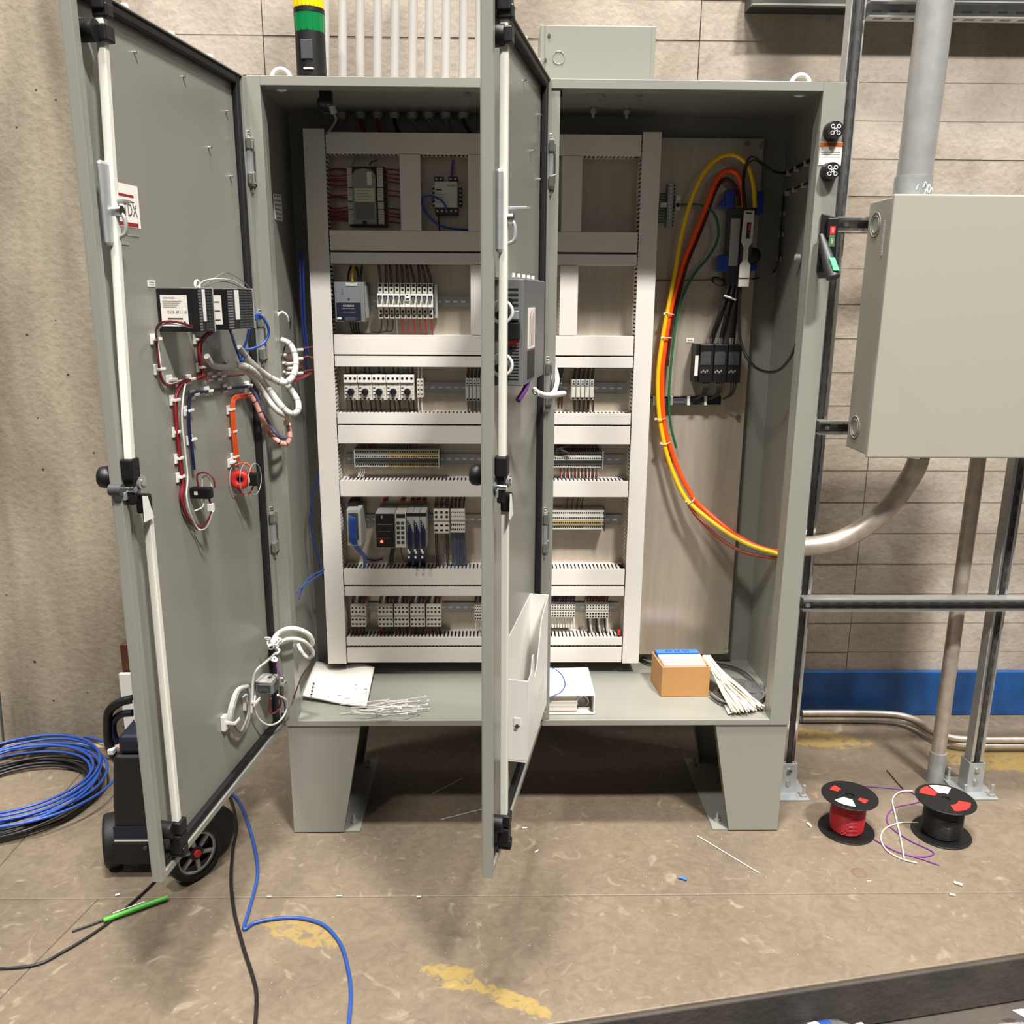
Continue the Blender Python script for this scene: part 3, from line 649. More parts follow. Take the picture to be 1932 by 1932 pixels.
# ten breakers, one prototype
brx = [PY(711.5+10.55*i+5.2, 567, .335).x for i in range(10)]; bw = (brx[1]-brx[0])*.96
zt_, zb_ = PY(765, 534, .345).z, PY(765, 601, .345).z
words = ['first', 'second', 'third', 'fourth', 'fifth', 'sixth', 'seventh', 'eighth', 'ninth', 'tenth']
proto = None
for i, x in enumerate(brx):
    lab = f'cream miniature circuit breaker, {words[i]} from the power supply'
    if i == 5: lab = 'cream breaker with white printed flag and no toggle showing, sixth from power supply'
    if proto is None or i == 5:
        t = thing('circuit_breaker', lab, 'circuit breaker', (x, PL, zb_), 'circuit breakers on the second rail')
        b = B(); hw = bw/2; h = zt_-zb_
        b.box(x-hw, x+hw, .352, PL-.008, zb_+h*.30, zt_-h*.30, CREAM); b.box(x-hw, x+hw, .332, .352, zb_+h*.325, zt_-h*.30, WHITE)
        b.box(x-hw*.8, x+hw*.8, .350, PL-.008, zt_-h*.29, zt_, CREAM); b.box(x-hw*.8, x+hw*.8, .350, PL-.008, zb_, zb_+h*.3, CREAM)
        part(t, 'body', b, .0008)
        b = B()
        for zz in (zt_-h*.065, zb_+h*.075): b.box(x-hw*.62, x+hw*.62, .3492, .3502, zz-.0045, zz+.0045, HOLE)
        for zz in (zt_-h*.19, zb_+h*.20): b.cyl((x, .3492, zz), (x, .3502, zz), .0038, HOLE, 10)
        part(t, 'terminal', b)
        if i != 5:
            b = B(); z_ = zb_+h*.54; b.box(x-hw*.8, x+hw*.8, .3312, .3325, z_, z_+h*.11, HOLE); b.prism([(x-hw*.35, .331, z_+h*.08), (x+hw*.35, .331, z_+h*.08), (x+hw*.75, .323, z_-h*.03), (x-hw*.75, .323, z_-h*.03)], (0, .004, 0), BLACK)
            part(t, 'toggle', b, .0008)
            proto = t
        else:
            b = B(); z_ = zb_+h*.5; b.box(x-hw*.9, x+hw*.9, .326, .333, z_, z_+h*.2, WHITE); b.box(x-hw*.6, x+hw*.6, .3255, .3262, z_+h*.02, z_+h*.08, PRINT); b.box(x-hw*.5, x+hw*.3, .3255, .3262, z_+h*.13, z_+h*.17, PRINT); part(t, 'flag', b, .001)
    else:
        t = dup(proto, (x, PL, zb_), lab)
        for ch in list(t.children):
            if ch.name.startswith('wire'): bpy.data.objects.remove(ch)
    px = 711.5+10.55*i+5.2; tp = (713, 727, 734, 748, 756, 765, 773, 788, 795, 803)[i]; b = B()
    b.tube([PY(px, 538, .352), PY(px, 528, .352), PY((px+tp)/2, 515, .36), PY(tp, 500, .37)], .0017, BRWN, 6); b.tube([PY(px+2, 538, .354), PY(px+2.5, 528, .354), PY((px+tp)/2+3, 515, .362), PY(tp+2, 500, .372)], .0017, BRWN, 6)
    W1 = part(t, 'wire', b)
    b = B(); mt = BLKW if i < 3 else (GRYW if i == 3 else REDW)
    if i < 3: b.tube([PY(px+3, 598, .352), PY(px+4, 612, .352), PY(px+1, 624, .352), PY(px-12, 630-i*2.2, .352+i*.002), PY(700, 631-i*2.4, .352+i*.002)], .0019, mt, 6)
    else: b.tube([PY(px+1, 598, .354), PY(px+2+(i-7)*.4, 615, .356), PY(px+3+(i-6)*.5, 632, .36)], .0021, mt, 6)
    W2 = part(t, 'wire', b)
# end stop
b = B(); box_rc(b, RC(820, 536, 825, 600, .36), .36, PL-.0095, LGREY); box_rc(b, RC(819.5, 545, 822, 590, .352), .352, .37, MGREY); single('end_stop', b, 'thin grey end stop closing the row of circuit breakers', 'rail clamp', bevel=.001)

# ================================================================ ROW 3
xs3 = [648.8+26.6*i for i in range(6)]
proto = None
for i in range(5):
    rc = RC(xs3[i]+.4, 707, xs3[i+1]-.4, 755, .335); x0, x1, z0, z1 = rc; h = z1-z0; xc = (x0+x1)/2
    lab = ('cream rotary motor starter, ' + ('at the wire duct end of its row of five', 'second of five counting from the wire duct', 'middle one of the row of five', 'fourth of the row of five', 'last of five, next to the two narrow relays')[i])
    if proto is None:
        t = thing('motor_starter', lab, 'motor starter', (xc, PL, z0), 'rotary motor starters on the third rail'); proto = t
        b = B(); b.box(x0, x1, .335, PL-.008, z0, z1-h*.30, CREAM); b.box(x0, x1, .328, PL-.008, z1-h*.31, z1, WHITE); bd = part(t, 'body', b, .0015)
        b = B()
        for k in range(3): b.cyl((x0+(k+.5)*(x1-x0)/3, .3274, z1-h*.14), (x0+(k+.5)*(x1-x0)/3, .3284, z1-h*.14), .0042, HOLE, 10)
        for k in (0, 1, 2): b.box(x0+.003+k*.013, x0+.009+k*.013, .3343, .3352, z0+.002, z0+.006, HOLE)
        part(t, 'terminal', b)
        b = B()
        for k in range(3): b.box(x0+.002, x0+.010, .3343, .3351, z0+h*.2+k*h*.13, z0+h*.24+k*h*.13, PRINT); b.box(x1-.008, x1-.004, .3343, .3351, z0+h*.2+k*h*.13, z0+h*.22+k*h*.13, PRINTG)
        b.cyl((xc-.001, .3343, z1-h*.40), (xc-.001, .3353, z1-h*.40), .0022, PRINT, 8); part(bd, 'printing', b)
        b = B(); b.lathe((xc, .335, z0+h*.33), (0, -1, 0), [(.001, 0), (.0112, 0), (.0105, .008), (.009, .012), (.001, .0125)], BLACK, 18); b.box(xc-.003, xc+.003, .316, .325, z0+h*.33-.011, z0+h*.33+.011, NAVY); part(t, 'knob', b, .0005)
        b = B(); b.tube([(xc+.002, .33, z0+.008), (xc+.006, .325, z0+.002), (xc+.009, .33, z0-.004)], .0022, GRYW, 6); part(t, 'wire', b)
    else: t = dup(proto, (xc, PL, z0), lab)
for i in range(5):
    pass
for i, (a, lab) in enumerate(((786.5, 'narrow cream relay touching the last rotary motor starter'), (792.8, 'narrow cream relay before the empty stretch of third rail'))):
    rc = RC(a, 715, a+5.9, 750, .34); t = thing('slim_relay', lab, 'relay', ((rc[0]+rc[1])/2, PL, rc[2]), 'two slim relays on the third rail'); x0, x1, z0, z1 = rc
    b = B(); b.box(x0, x1, .34, PL-.008, z0, z1, CREAM); part(t, 'body', b, .001)
    b = B()
    for k in (.9, .7, .45, .2): b.box(x0+.002, x1-.002, .3392, .3402, z0+(z1-z0)*k-.003, z0+(z1-z0)*k+.001, PRINT)
    part(t, 'terminal', b)
    b = B(); b.tube(pys([(a+3, 750), (a+3, 762), (a+4, 778)], .355), .0022, WHTW, 6); b.tube(pys([(a+3, 715), (a+3, 705), (a+3, 693)], .355), .0018, WHTW, 6); part(t, 'wire', b)
# dark wires behind the starters
for i in range(5):
    b = B()
t = thing('wire_bundle', 'dark wires rising behind the rotary motor starters', 'wires', (PY(715, 756, .38).x, .38, PY(715, 756, .38).z)); b = B()
for i in range(15): px = 652+i*9; b.tube(pys([(px, 692), (px+1, 708)], .375), .0026, GRYW if i % 3 == 0 else BLKW, 6, 1); b.tube(pys([(px+2, 752), (px+3, 766), (px+5, 780)], .38), .0026, GRYW if i % 4 == 0 else BLKW, 6)
part(t, 'wires', b, stuff=True)
def relays(rect, n, label, names, yf, capc=CREAM, wtop=BRWN, wbot=BRWN):
    w_ = (rect[2]-rect[0])/n
    for i in range(n):
        rc = RC(rect[0]+i*w_+.3, rect[1], rect[0]+(i+1)*w_-.3, rect[3], yf); x0, x1, z0, z1 = rc; h = z1-z0; xc = (x0+x1)/2
        t = thing('plug_in_relay', names[i], 'relay', (xc, PL, z0), label)
        b = B(); b.box(x0, x1, yf+.008, PL-.008, z0, z1, CREAM); b.box(x0+.0006, x1-.0006, yf, yf+.008, z0+h*.14, z1-h*.36, capc); b.box(x0+.0003, x1-.0003, yf+.003, yf+.008, z1-h*.3, z1, LGREY); part(t, 'body', b, .0008)
        b = B(); b.cyl((xc, yf+.0022, z1-h*.1), (xc, yf+.0032, z1-h*.1), .0022, HOLE, 8); b.box(xc-.003, xc+.003, yf+.0022, yf+.0032, z1-h*.24, z1-h*.19, HOLE); b.box(xc-.003, xc+.003, yf+.0072, yf+.0082, z0+h*.03, z0+h*.09, HOLE); part(t, 'terminal', b)
        px = rect[0]+(i+.5)*w_; b = B(); b.tube(pys([(px, rect[1]+1), (px, rect[1]-8), (px+2, rect[1]-22)], yf+.02), .0017, wtop, 6); b.tube(pys([(px+2, rect[1]+1), (px+2.5, rect[1]-9), (px+5, rect[1]-22)], yf+.024), .0017, wtop, 6)
        b.tube(pys([(px, rect[3]-1), (px+.5, rect[3]+9), (px+1, rect[3]+24)], yf+.03), .0018, wbot, 6); b.tube(pys([(px+3, rect[3]-1), (px+3, rect[3]+9), (px+2, rect[3]+24)], yf+.034), .0018, wbot, 6); part(t, 'wire', b)
relays((878, 714, 906, 757), 4, 'plug-in relays partly behind the right door', ['cream plug-in relay facing the empty third rail, first of four beside the door', 'cream plug-in relay, second of four beside the door edge', 'cream plug-in relay, third of four beside the door edge', 'cream plug-in relay touching the door edge in view, last of four'], .345, LGREY, BLKW, GRYW)
relays((1078, 716, 1121, 755), 5, 'plug-in relays past the right door on the third rail', ['cream plug-in relay nearest the white braided loom, of five past the door', 'cream plug-in relay, second of the five past the door', 'cream plug-in relay, middle of the five past the door', 'cream plug-in relay, fourth of the five past the door', 'cream plug-in relay facing the tall duct, last of the five past the door'], .345, CREAM)
relays((1049, 714, 1061, 747), 2, 'dark slim relays half behind the white loom', ['dark slim relay behind the white braided loom, hidden by the door post', 'dark slim relay just clear of the white braided loom'], .355, DGREY)
# ================================================================ ROW 4 / 5 strips
def strip(label, rect, n, yf, tiers, wires=(), endc=LGREY):
    rc = RC(*rect, yf); x0, x1, z0, z1 = rc; h = z1-z0
    t = thing('terminal_strip', label, 'terminal strip', ((x0+x1)/2, PL, z0), 'terminal strips on the back panel')
    b = B(); b.box(x0, x1, yf+.022, PL-.008, z0, z1, LGREY); part(t, 'base', b)
    b = B(); w_ = (x1-x0-.006)/n; nt = len(tiers)
    for i in range(n):
        xa = x0+.003+i*w_
        for k, mt in enumerate(tiers):
            if isinstance(mt, tuple): mt = mt[0] if i < n*.38 else mt[1]
            za = z1-h*(k+1)/nt; zc_ = z1-h*k/nt; yy = yf+abs(k-(nt-1)/2)*.005
            b.box(xa+.0003, xa+w_-.0003, yy, yf+.022, za+.0006, zc_-.0006, mt); b.box(xa+w_*.2, xa+w_*.8, yy-.0005, yy+.0002, (za+zc_)/2-.0028, (za+zc_)/2+.0024, HOLE)
    part(t, 'terminals', b, stuff=True)
    for xa in (x0, x1-.003):
        b = B(); b.box(xa, xa+.003, yf-.003, PL-.008, z0-.004, z1+.004, endc); part(t, 'end_plate', b, .001)
    if wires:
        b = B()
        for (xa, xb, ya, yb, m_, mts, sl) in wires:
            for i in range(m_):
                px = xa+(xb-xa)*(i+.5)/m_; j = random.uniform(-1.5, 1.5); mt = mts[i % len(mts)]
                b.tube(pys([(px, ya), (px+j*.5, (ya+yb)/2), (px+j+sl, yb)], yf+.02), .0015, mt, 5, 3)
        part(t, 'wires', b, stuff=True)
    return t
strip('long three-tier terminal strip, beige toward the door, in the fourth row', (668, 849, 829, 882), 36, .345, [CREAM, (LGREY, YTERM), (DGREY, DGREY), (CREAM, YTERM)],
      ((674, 712, 850, 836, 14, (BURG, BRWN), 3), (730, 786, 850, 836, 20, (GRYW, BRWN), 2), (675, 690, 882, 900, 4, (WHTW,), -3)))
strip('grey terminal strip under a mass of brown wires past the door, fourth row', (1028, 854, 1138, 883), 26, .345, [LGREY, CREAM, DGREY, CREAM],
      ((1040, 1130, 855, 836, 34, (BRWN, BURG, BRWN), -4), (1056, 1130, 883, 902, 22, (REDW, WHTW, BRWN, WHTW), 0)))
strip('beige terminal strip with few wires past the door, fifth row', (1028, 964, 1142, 1000), 28, .345, [CREAM, CREAM, YTERM, CREAM], ((1062, 1100, 965, 938, 8, (GRYW, BRWN), 3),), DGREY)
t = thing('wire_tangle', 'dark knotted wires hanging over the grey strip past the door', 'wires', PY(1062, 850, .34)); b = B()
b.tube(pys([(1044, 842), (1055, 848), (1066, 852), (1074, 858)], .338), .004, BRWN, 6); b.tube(pys([(1048, 852), (1058, 846), (1068, 842), (1076, 838)], .336), .004, BLKW, 6); part(t, 'wires', b)

# network switch
def sbox(name, label, cat, rect, yf):
    rc = RC(*rect, yf); return thing(name, label, cat, ((rc[0]+rc[1])/2, PL, rc[2])), rc
t, (x0, x1, z0, z1) = sbox('network_switch', 'slim grey network switch with a column of blue patch cables', 'network switch', (655, 961, 681, 1030), .29)
b = B(); b.box(x0, x1, .29, PL-.008, z0, z1, LGREY); part(t, 'housing', b, .002)
b = B(); b.box(x0+.006, x1-.008, .2892, .2902, z0+.02, z1-.012, DGREY); part(t, 'port_panel', b)
b = B(); b.box(x0-.002, x0+.03, .33, PL-.01, z1, z1+.014, BLACK); part(t, 'top_clip', b)
for k in range(4):
    b = B(); a = 660+k*3.1; b.tube(pys([(a, 973+k, .288), (a, 980, .282), (a+1, 1000, .282), (a+1+k*.5, 1018, .285), (672+k*2, 1035, .30), (686+k*1.5, 1052, .32), (687, 1074, .34)], .285), .0031, BLUEC, 7); part(t, 'patch_cable', b)
b = B(); b.tube(pys([(686, 1048), (694, 1054), (706, 1057), (722, 1054)], .35), .004, NAVW, 6); part(t, 'patch_cable', b)
# programmable controller
t, (x0, x1, z0, z1) = sbox('programmable_controller', 'black-faced programmable controller with glowing red lamp and navy wired cards', 'controller', (709, 968, 745, 1034), .285)
b = B(); b.box(x0, x1, .285, PL-.008, z0, z1, LGREY); bd = part(t, 'processor_module', b, .002)
b = B(); b.box(x0+.001, x1-.001, .2835, .2855, z0+.002, z1-.002, BLACK); b.box(x0+.006, x1-.006, .283, .2837, z0+.078, z0+.0795, PRINTG); b.box(x0+.006, x1-.014, .283, .2837, z0+.055, z0+.0557, PRINTG); b.box(x0+.003, x1-.018, .283, .2837, z0+.033, z0+.034, RED)
b.box(x0+.018, x0+.023, .283, .2837, z1-.018, z1-.008, PRINTG); part(bd, 'faceplate', b)
b = B(); b.cyl((x0+.018, .2835, z0+.022), (x0+.018, .281, z0+.022), .0045, LEDR, 12); part(bd, 'red_lamp', b)
x0, x1, z0, z1 = RC(746, 968, 766, 1033, .285); b = B(); b.box(x0, x1, .285, PL-.008, z0, z1, CREAM); md = part(t, 'comms_module', b, .001)
b = B(); b.box(x0+.004, x1-.002, .2842, .2852, z1-.016, z1-.003, BLACK)
for k in range(5):
    for c_ in range(2): b.box(x0+.004+c_*.014, x0+.014+c_*.014, .2842, .2852, z0+.012+k*.016, z0+.022+k*.016, DGREY)
part(md, 'ports', b)
for k in range(3):
    a = 767.5+k*12.6; x0, x1, z0, z1 = RC(a, 966, a+12.0, 1034, .288); b = B(); b.box(x0, x1, .288, PL-.008, z0, z1, LGREY); cdm = part(t, 'io_card', b, .001)
    b = B(); b.box(x0, x1, .2872, .2882, z1-.014, z1-.003, BLACK); part(cdm, 'indicator_window', b)
    b = B()
    for q in range(8): b.tube(pys([(a+2+(q % 4)*2.2, 982+q*5.4, .287), (a+2+(q % 4)*2.2, 990+q*5, .280), (a+3+(q % 4)*2, 1036, .283), (a+2+(q % 4)*2.4, 1058, .335), (a+2+(q % 4)*2.4, 1068, .36)], .285), .0023, NAVW, 6)
    part(cdm, 'wires', b, stuff=True)
    b = B()
    for q in range(9): p = PY(a+4, 984+q*5, .2795); b.box(p.x-.0012, p.x+.0012, .2785, .2800, p.z-.002, p.z+.0015, WHITE)
    for (dx, dy) in ((3, 1038), (5, 1042), (4, 1051)): p = PY(a+dx, dy, .279); b.box(p.x-.003, p.x+.003, .277, .2795, p.z-.004, p.z+.003, WHITE)
    part(cdm, 'wire_markers', b)
for px in (727, 760, 778, 789, 800):
    p = PY(px, 944, .38); b = B(); b.box(p.x-.008, p.x+.008, .375, .40, p.z-.004, p.z+.004, PRINTR); part(t, 'red_latch', b, .003)
b = B(); b.tube(pys([(742, 1034), (739, 1048), (738, 1066)], .33), .007, BLKW, 8); b.tube(pys([(756, 1032), (758, 1046), (764, 1060)], .31), .0018, BLKW, 6); part(t, 'wire', b)
def block(label, rect, n, yf, group, wt, wb_, low=20, up=20, tall=1):
    rc = RC(*rect, yf); x0, x1, z0, z1 = rc; h = z1-z0; w_ = (x1-x0)/n
    t = thing('terminal_block', label, 'terminal block', ((x0+x1)/2, PL, z0), group)
    b = B(); b.box(x0, x1, yf+.006, PL-.008, z0, z1, CREAM)
    b.box(x0, x1, yf, yf+.006, z0+h*.05, z0+h*.46, CREAM); b.box(x0, x1, yf, yf+.006, z0+h*.56, z0+h*.95, CREAM); part(t, 'body', b, .001)
    b = B()
    for i in range(n):
        xc = x0+(i+.5)*w_
        for k in (.88, .7): b.cyl((xc, yf-.0006, z0+h*k), (xc, yf+.0004, z0+h*k), w_*.28, HOLE, 8)
        for k in (.36, .16): b.box(xc-w_*.3, xc+w_*.3, yf-.0006, yf+.0004, z0+h*k-.003, z0+h*k+.003, HOLE)
    part(t, 'terminal', b)
    wp = (rect[2]-rect[0])/n; b = B()
    for i in range(n):
        px = rect[0]+(i+.5)*wp
        for d in (-.15, .15):
            b.tube(pys([(px+d*wp, rect[1]+3), (px+d*wp, rect[1]-up*.5), (px+d*wp+2, rect[1]-up)], yf+.02), .0019, wt[i % len(wt)], 5, 3)
            b.tube(pys([(px+d*wp, rect[3]-3), (px+d*wp+1, rect[3]+low*.5), (px+d*wp+(3 if low > 25 else 1), rect[3]+low)], yf+.022), .0019, wb_[i % len(wb_)], 5, 3)
    part(t, 'wires', b, stuff=True)
block('cream three-pole terminal block with brown wires beside the navy-wired cards', (818, 961, 848, 1008), 3, .345, 'terminal blocks on the fifth row', (BRWN, BLKW), (BRWN, GRYW), 60, 24)
block('cream narrow terminal block with slate blue wires hanging down, fifth row', (850, 961, 877, 1006), 7, .345, 'terminal blocks on the fifth row', (BRWN, GRYW), (SLATE,), 66, 24)
for (a, c, lab) in ((662, 690, 'cream relay terminal block standing alone at the duct, lowest row'), (713.5, 741, 'cream relay terminal block, first of the four packed side by side'), (743.5, 771, 'cream relay terminal block, second of the four packed side by side'),
                   (774, 801.5, 'cream relay terminal block, third of the four packed side by side'), (804.5, 832, 'cream relay terminal block, last of the four, facing the bare rail')):
    block(lab, (a, 1142, c, 1184), 4, .335, 'relay terminal blocks on the lowest row', (DGREY, WHTW, BLKW, BURG), (BURG, BLKW), 16, 18)
block('small cream terminal block cut by the right door edge, lowest row', (895, 1140, 912, 1172), 4, .35, 'terminal strips on the lowest row', (NAVW, GRYW), (WHTW,), 16, 16)
block('cream terminal block under a fan of navy wires past the door, lowest row', (1030, 1139, 1085, 1166), 11, .35, 'terminal strips on the lowest row', (NAVW, NAVW, PURW), (WHTW,), 18, 16)
block('cream terminal block with red wires above and loose ones below, lowest row', (1106, 1139, 1148, 1168), 8, .35, 'terminal strips on the lowest row', (BURG, BRWN), (BLKW, WHTW, GRYW), 26, 16)
p = PY(1168, 1193, .335); b = B(); b.box(p.x-.005, p.x+.004, .325, .345, p.z-.008, p.z+.008, RED); single('wire_nut', b, 'small red cap lying on the lowest narrow duct by the tall duct', 'wire cap', bevel=.002)
#PART2
# ================================================================ BARE PLATE SIDE OF THE CABINET
def cable(name, label, pts, r, mt, cat='cable', group=None, n=10):
    b = B(); b.tube(pts, r, mt, n, 6); return single(name, b, label, cat, group=group)
ex = PX(1465, 1043, 1.512)
def tail(*pp): return [V(p) for p in pp]
yel = pys([(1424, 392, .335), (1422, 352, .335), (1413, 317, .335), (1400, 300, .335), (1378, 291, .335), (1352, 300, .335), (1330, 323, .335), (1311, 360, .34), (1296, 404, .345), (1283, 458, .352), (1274, 513, .358), (1263, 569, .365), (1253, 621, .37), (1244, 680, .37), (1241, 715, .37), (1242, 765, .37), (1249, 817, .37), (1265, 878, .362), (1293, 939, .345), (1330, 974, .32), (1374, 1006, .28), (1419, 1030, .23), (1461, 1043, .203)], .36)+[V((1.5185, .195, .851))]
cable('power_cable', 'thick yellow power cable arching over and sweeping down to the conduit', yel, .0068, YELW)
org = pys([(1404, 388, .345), (1401, 352, .35), (1391, 328, .35), (1376, 321, .35), (1361, 328, .35), (1348, 347, .352), (1330, 395, .358), (1309, 447, .362), (1291, 491, .366), (1278, 534, .37), (1267, 578, .3725), (1259, 621, .3725), (1251, 680, .3725), (1249, 709, .3725), (1250, 765, .3725), (1255, 813, .3725), (1267, 850, .3725), (1283, 893, .366), (1309, 941, .352), (1335, 967, .335), (1374, 999, .295), (1419, 1027, .25), (1461, 1041, .222)], .36)+[V((1.5185, .214, .857))]
cable('power_cable', 'thick orange power cable running beside the yellow one', org, .0078, ORGW)
cable('power_cable', 'rust red power cable sagging under the yellow one toward the conduit', pys([(1251, 780, .392), (1259, 840, .392), (1275, 905, .385), (1298, 950, .37), (1322, 982, .35), (1366, 1022, .30), (1410, 1044, .25), (1461, 1053, .212)], .36)+[V((1.5185, .205, .838))], .0058, RUSTW)
cable('power_cable', 'dark maroon power cable looping inside the orange arch', pys([(1395, 388, .36), (1392, 365, .365), (1383, 346, .37), (1370, 338, .375), (1358, 345, .378), (1347, 366, .38), (1335, 400, .385), (1318, 445, .388), (1296, 498, .39), (1280, 560, .392), (1266, 620, .393), (1258, 690, .395)], .36), .006, MARW)
cable('ground_cable', 'green ground cable bowing out right and running beside the orange cable', pys([(1284, 387, .375), (1310, 386, .37), (1332, 391, .365), (1348, 405, .36), (1355, 430, .36), (1352, 457, .365), (1335, 487, .372), (1312, 514, .378), (1291, 552, .383), (1279, 592, .387), (1270, 650, .382), (1265, 700, .377), (1262, 750, .377), (1265, 800, .379), (1276, 845, .384)], .37), .0042, GRNW)
b = B(); b.tube(pys([(1236, 529, .402), (1300, 529, .402), (1362, 528, .398)], .4), .0025, mat('olive_green_wire', (96, 104, 52), .5), 6)
single('ground_wire', b, 'thin olive green wire running level along the bare plate', 'wire')
tie_i = 0
for (px, py, w_, a, lab) in ((1263, 592, 22, .25, 'upper white cable tie around yellow and orange cables'), (1258, 637, 20, .05, 'second white cable tie below the upper one on the bundle'), (1246, 790, 24, -.1, 'third white cable tie round the bundle, below the black duct strip'), (1256, 836, 20, -.25, 'fourth white cable tie where the bundle bends right'), (1303, 945, 20, -.7, 'lowest white cable tie on the sloping cables')):
    c = PY(px, py, .372 if py < 900 else .345); b = B(); ax = V((math.sin(a), 0, math.cos(a))); b.ring(c, ax, .0165, .0016, TIES, 16, 5, .85); q = c+V((-.016, -.006, 0)); b.box(q.x-.004, q.x+.004, q.y-.003, q.y+.003, q.z-.003, q.z+.003, TIES)
    single('cable_tie', b, lab, 'cable tie', group='cable ties on the power cables')
# ground bar
t = thing('ground_bar', 'brass-grey ground bar of screws with green wires entering from the duct', 'ground bar', PY(1265, 428, .39)); r_ = RC(1259, 346, 1270, 428, .385)
b = B(); b.box(r_[0], r_[1], .385, .40, r_[2], r_[3], ZINC); part(t, 'bar', b, .001)
b = B()
for k in range(12): zz = r_[2]+.006+k*(r_[3]-r_[2]-.01)/11; b.cyl((r_[0]+.008, .3845, zz), (r_[0]+.008, .382, zz), .0036, CHROME, 8); b.cyl((r_[1]+.004, .40, zz), (r_[1]+.004, .398, zz), .003, HOLE, 6)
part(t, 'screws', b, stuff=True)
b = B()
for k in range(11): py = 365+k*5.3; b.tube(pys([(1236, py+2, .40), (1248, py+1, .39), (1260, py, .388)], .39), .0018, GRNW, 6, 3)
part(t, 'wires', b, stuff=True)
r_ = RC(1275, 368, 1285, 396, .39); b = B(); b.box(r_[0], r_[1], .39, PL-.0005, r_[2], r_[3], WHITE); c = PY(1279, 387, .389); b.cyl(c, c+V((0, -.003, 0)), .006, HOLE, 10); part(t, 'lug', b, .002)
r_ = RC(1246, 382, 1258, 391, .38); b = B(); b.box(r_[0], r_[1], .38, .386, r_[2], r_[3], WHITE); part(t, 'tag', b)
# main disconnect
t = thing('disconnect_switch', 'black main disconnect switch with tall silver linkage bar and blue shields', 'disconnect switch', PY(1395, 540, .38))
r_ = RC(1375, 392, 1412, 540, .35); b = B(); b.box(r_[0], r_[1]+.012, .352, PL-.001, r_[2], r_[3], DGREY); b.box(r_[0]+.002, r_[1]-.03, .345, .352, r_[2]+.06, r_[3]-.03, LGREY); part(t, 'body', b, .002)
P2 = lambda x, y, v: PY(x, y, v)
pl = [(1405, 397), (1424, 397), (1420, 456), (1413, 466), (1411, 492), (1416, 500), (1413, 541), (1393, 541), (1396, 500), (1402, 492), (1404, 466), (1399, 456)]
b = B(); b.prism([PY(x, y, .300) for x, y in pl], (0, .006, 0), CREAM); bar = part(t, 'linkage_bar', b, .001)
b = B(); r_ = RC(1408.5, 420, 1420, 450, .2995); b.box(r_[0], r_[1]-.006, .2985, .3005, r_[2], r_[3], BLACK); b.box(r_[0]+.005, r_[1]-.007, .298, .2986, r_[3]-.022, r_[3]-.004, RED); b.box(r_[0]+.008, r_[1]-.007, .298, .2986, r_[2]+.003, r_[3]-.026, MGREY); part(bar, 'slot', b)
b = B(); r_ = RC(1394, 523, 1413, 526, .2995); b.box(r_[0], r_[1], .2985, .3005, r_[2]+.001, r_[3]-.001, BLACK); p = PY(1415, 402, .2985); b.box(p.x-.012, p.x+.006, .2985, .3, p.z-.002, p.z+.002, PRINT); part(bar, 'marking', b)
r_ = RC(1403, 400, 1418, 538, .31); b = B(); b.box(r_[0], r_[1], .307, .352, r_[2], r_[3], DGREY); part(t, 'bracket', b, .002)
for k, (x0, y0, x1, y1, yy) in enumerate(((1370, 358, 1386, 391, .35), (1428, 361, 1441, 404, .36), (1356, 481, 1379, 511, .35), (1414, 486, 1429, 511, .34))):
    r_ = RC(x0, y0, x1, y1, yy); b = B(); b.box(r_[0], r_[1], yy, yy+.035, r_[2], r_[3], BLUEP)
    if k == 0: a = PY(1357, 389, yy); b.prism([(r_[0], yy+.004, r_[2]), (r_[0], yy+.004, r_[3]-.02), (a.x, yy+.004, a.z+.006), (a.x, yy+.004, a.z)], (0, .02, 0), BLUEP)
    part(t, 'blue_shield', b, .003)
b = B(); b.lathe(PY(1421, 482, .33), (0, -1, 0), [(.001, -.02), (.022, -.02), (.024, .0), (.018, .012), (.001, .016)], BLACK, 16); part(t, 'crank', b)
b = B(); b.ring(PY(1356, 531, .36), V((.2, -.5, .8)), .022, .003, BLKW, 20, 6); part(t, 'cable_loop', b)
for k, (a, c, d) in enumerate((((1377, 532), (1360, 585), (1339, 645)), ((1385, 536), (1372, 585), (1358, 645)), ((1391, 540), (1384, 590), (1379, 645)))):
    for off in (0, 5):
        cable('feeder_cable', ['thick black feeder cable, first from the duct into the distribution block', 'black feeder cable doubling the first one', 'thick black feeder cable into the middle of distribution block', 'black feeder cable doubling the middle one', 'thick black feeder cable farthest from duct into distribution block', 'black feeder cable doubling the farthest one'][k*2+(off > 0)],
              pys([(a[0]+off*.4, a[1], .355+off*.004), (c[0]+off, c[1], .345+off*.004), (d[0]+off*.9, d[1], .365+off*.002), (d[0]+off*.9, d[1]+8, .372)], .36), .0052, BLKW, group='black feeder cables above the distribution block')
c = PY(1376, 563, .343); b = B(); b.tube(pys([(1366, 558, .338), (1376, 561, .336), (1388, 566, .338)], .34), .003, WHITE, 6); single('cable_tie', b, 'white cable tie across the black feeder cables', 'cable tie')
# flexible handle cable
cable('actuator_cable', 'ribbed black actuator cable looping from disconnect bar to the side wall', pys([(1397, 541, .315), (1395, 570, .315), (1394, 610, .31), (1398, 645, .30), (1408, 672, .28), (1425, 693, .24), (1448, 702, .19), (1470, 698, .14), (1490, 676, .09), (1503, 648, .05)], .3), .0042, BLKW)
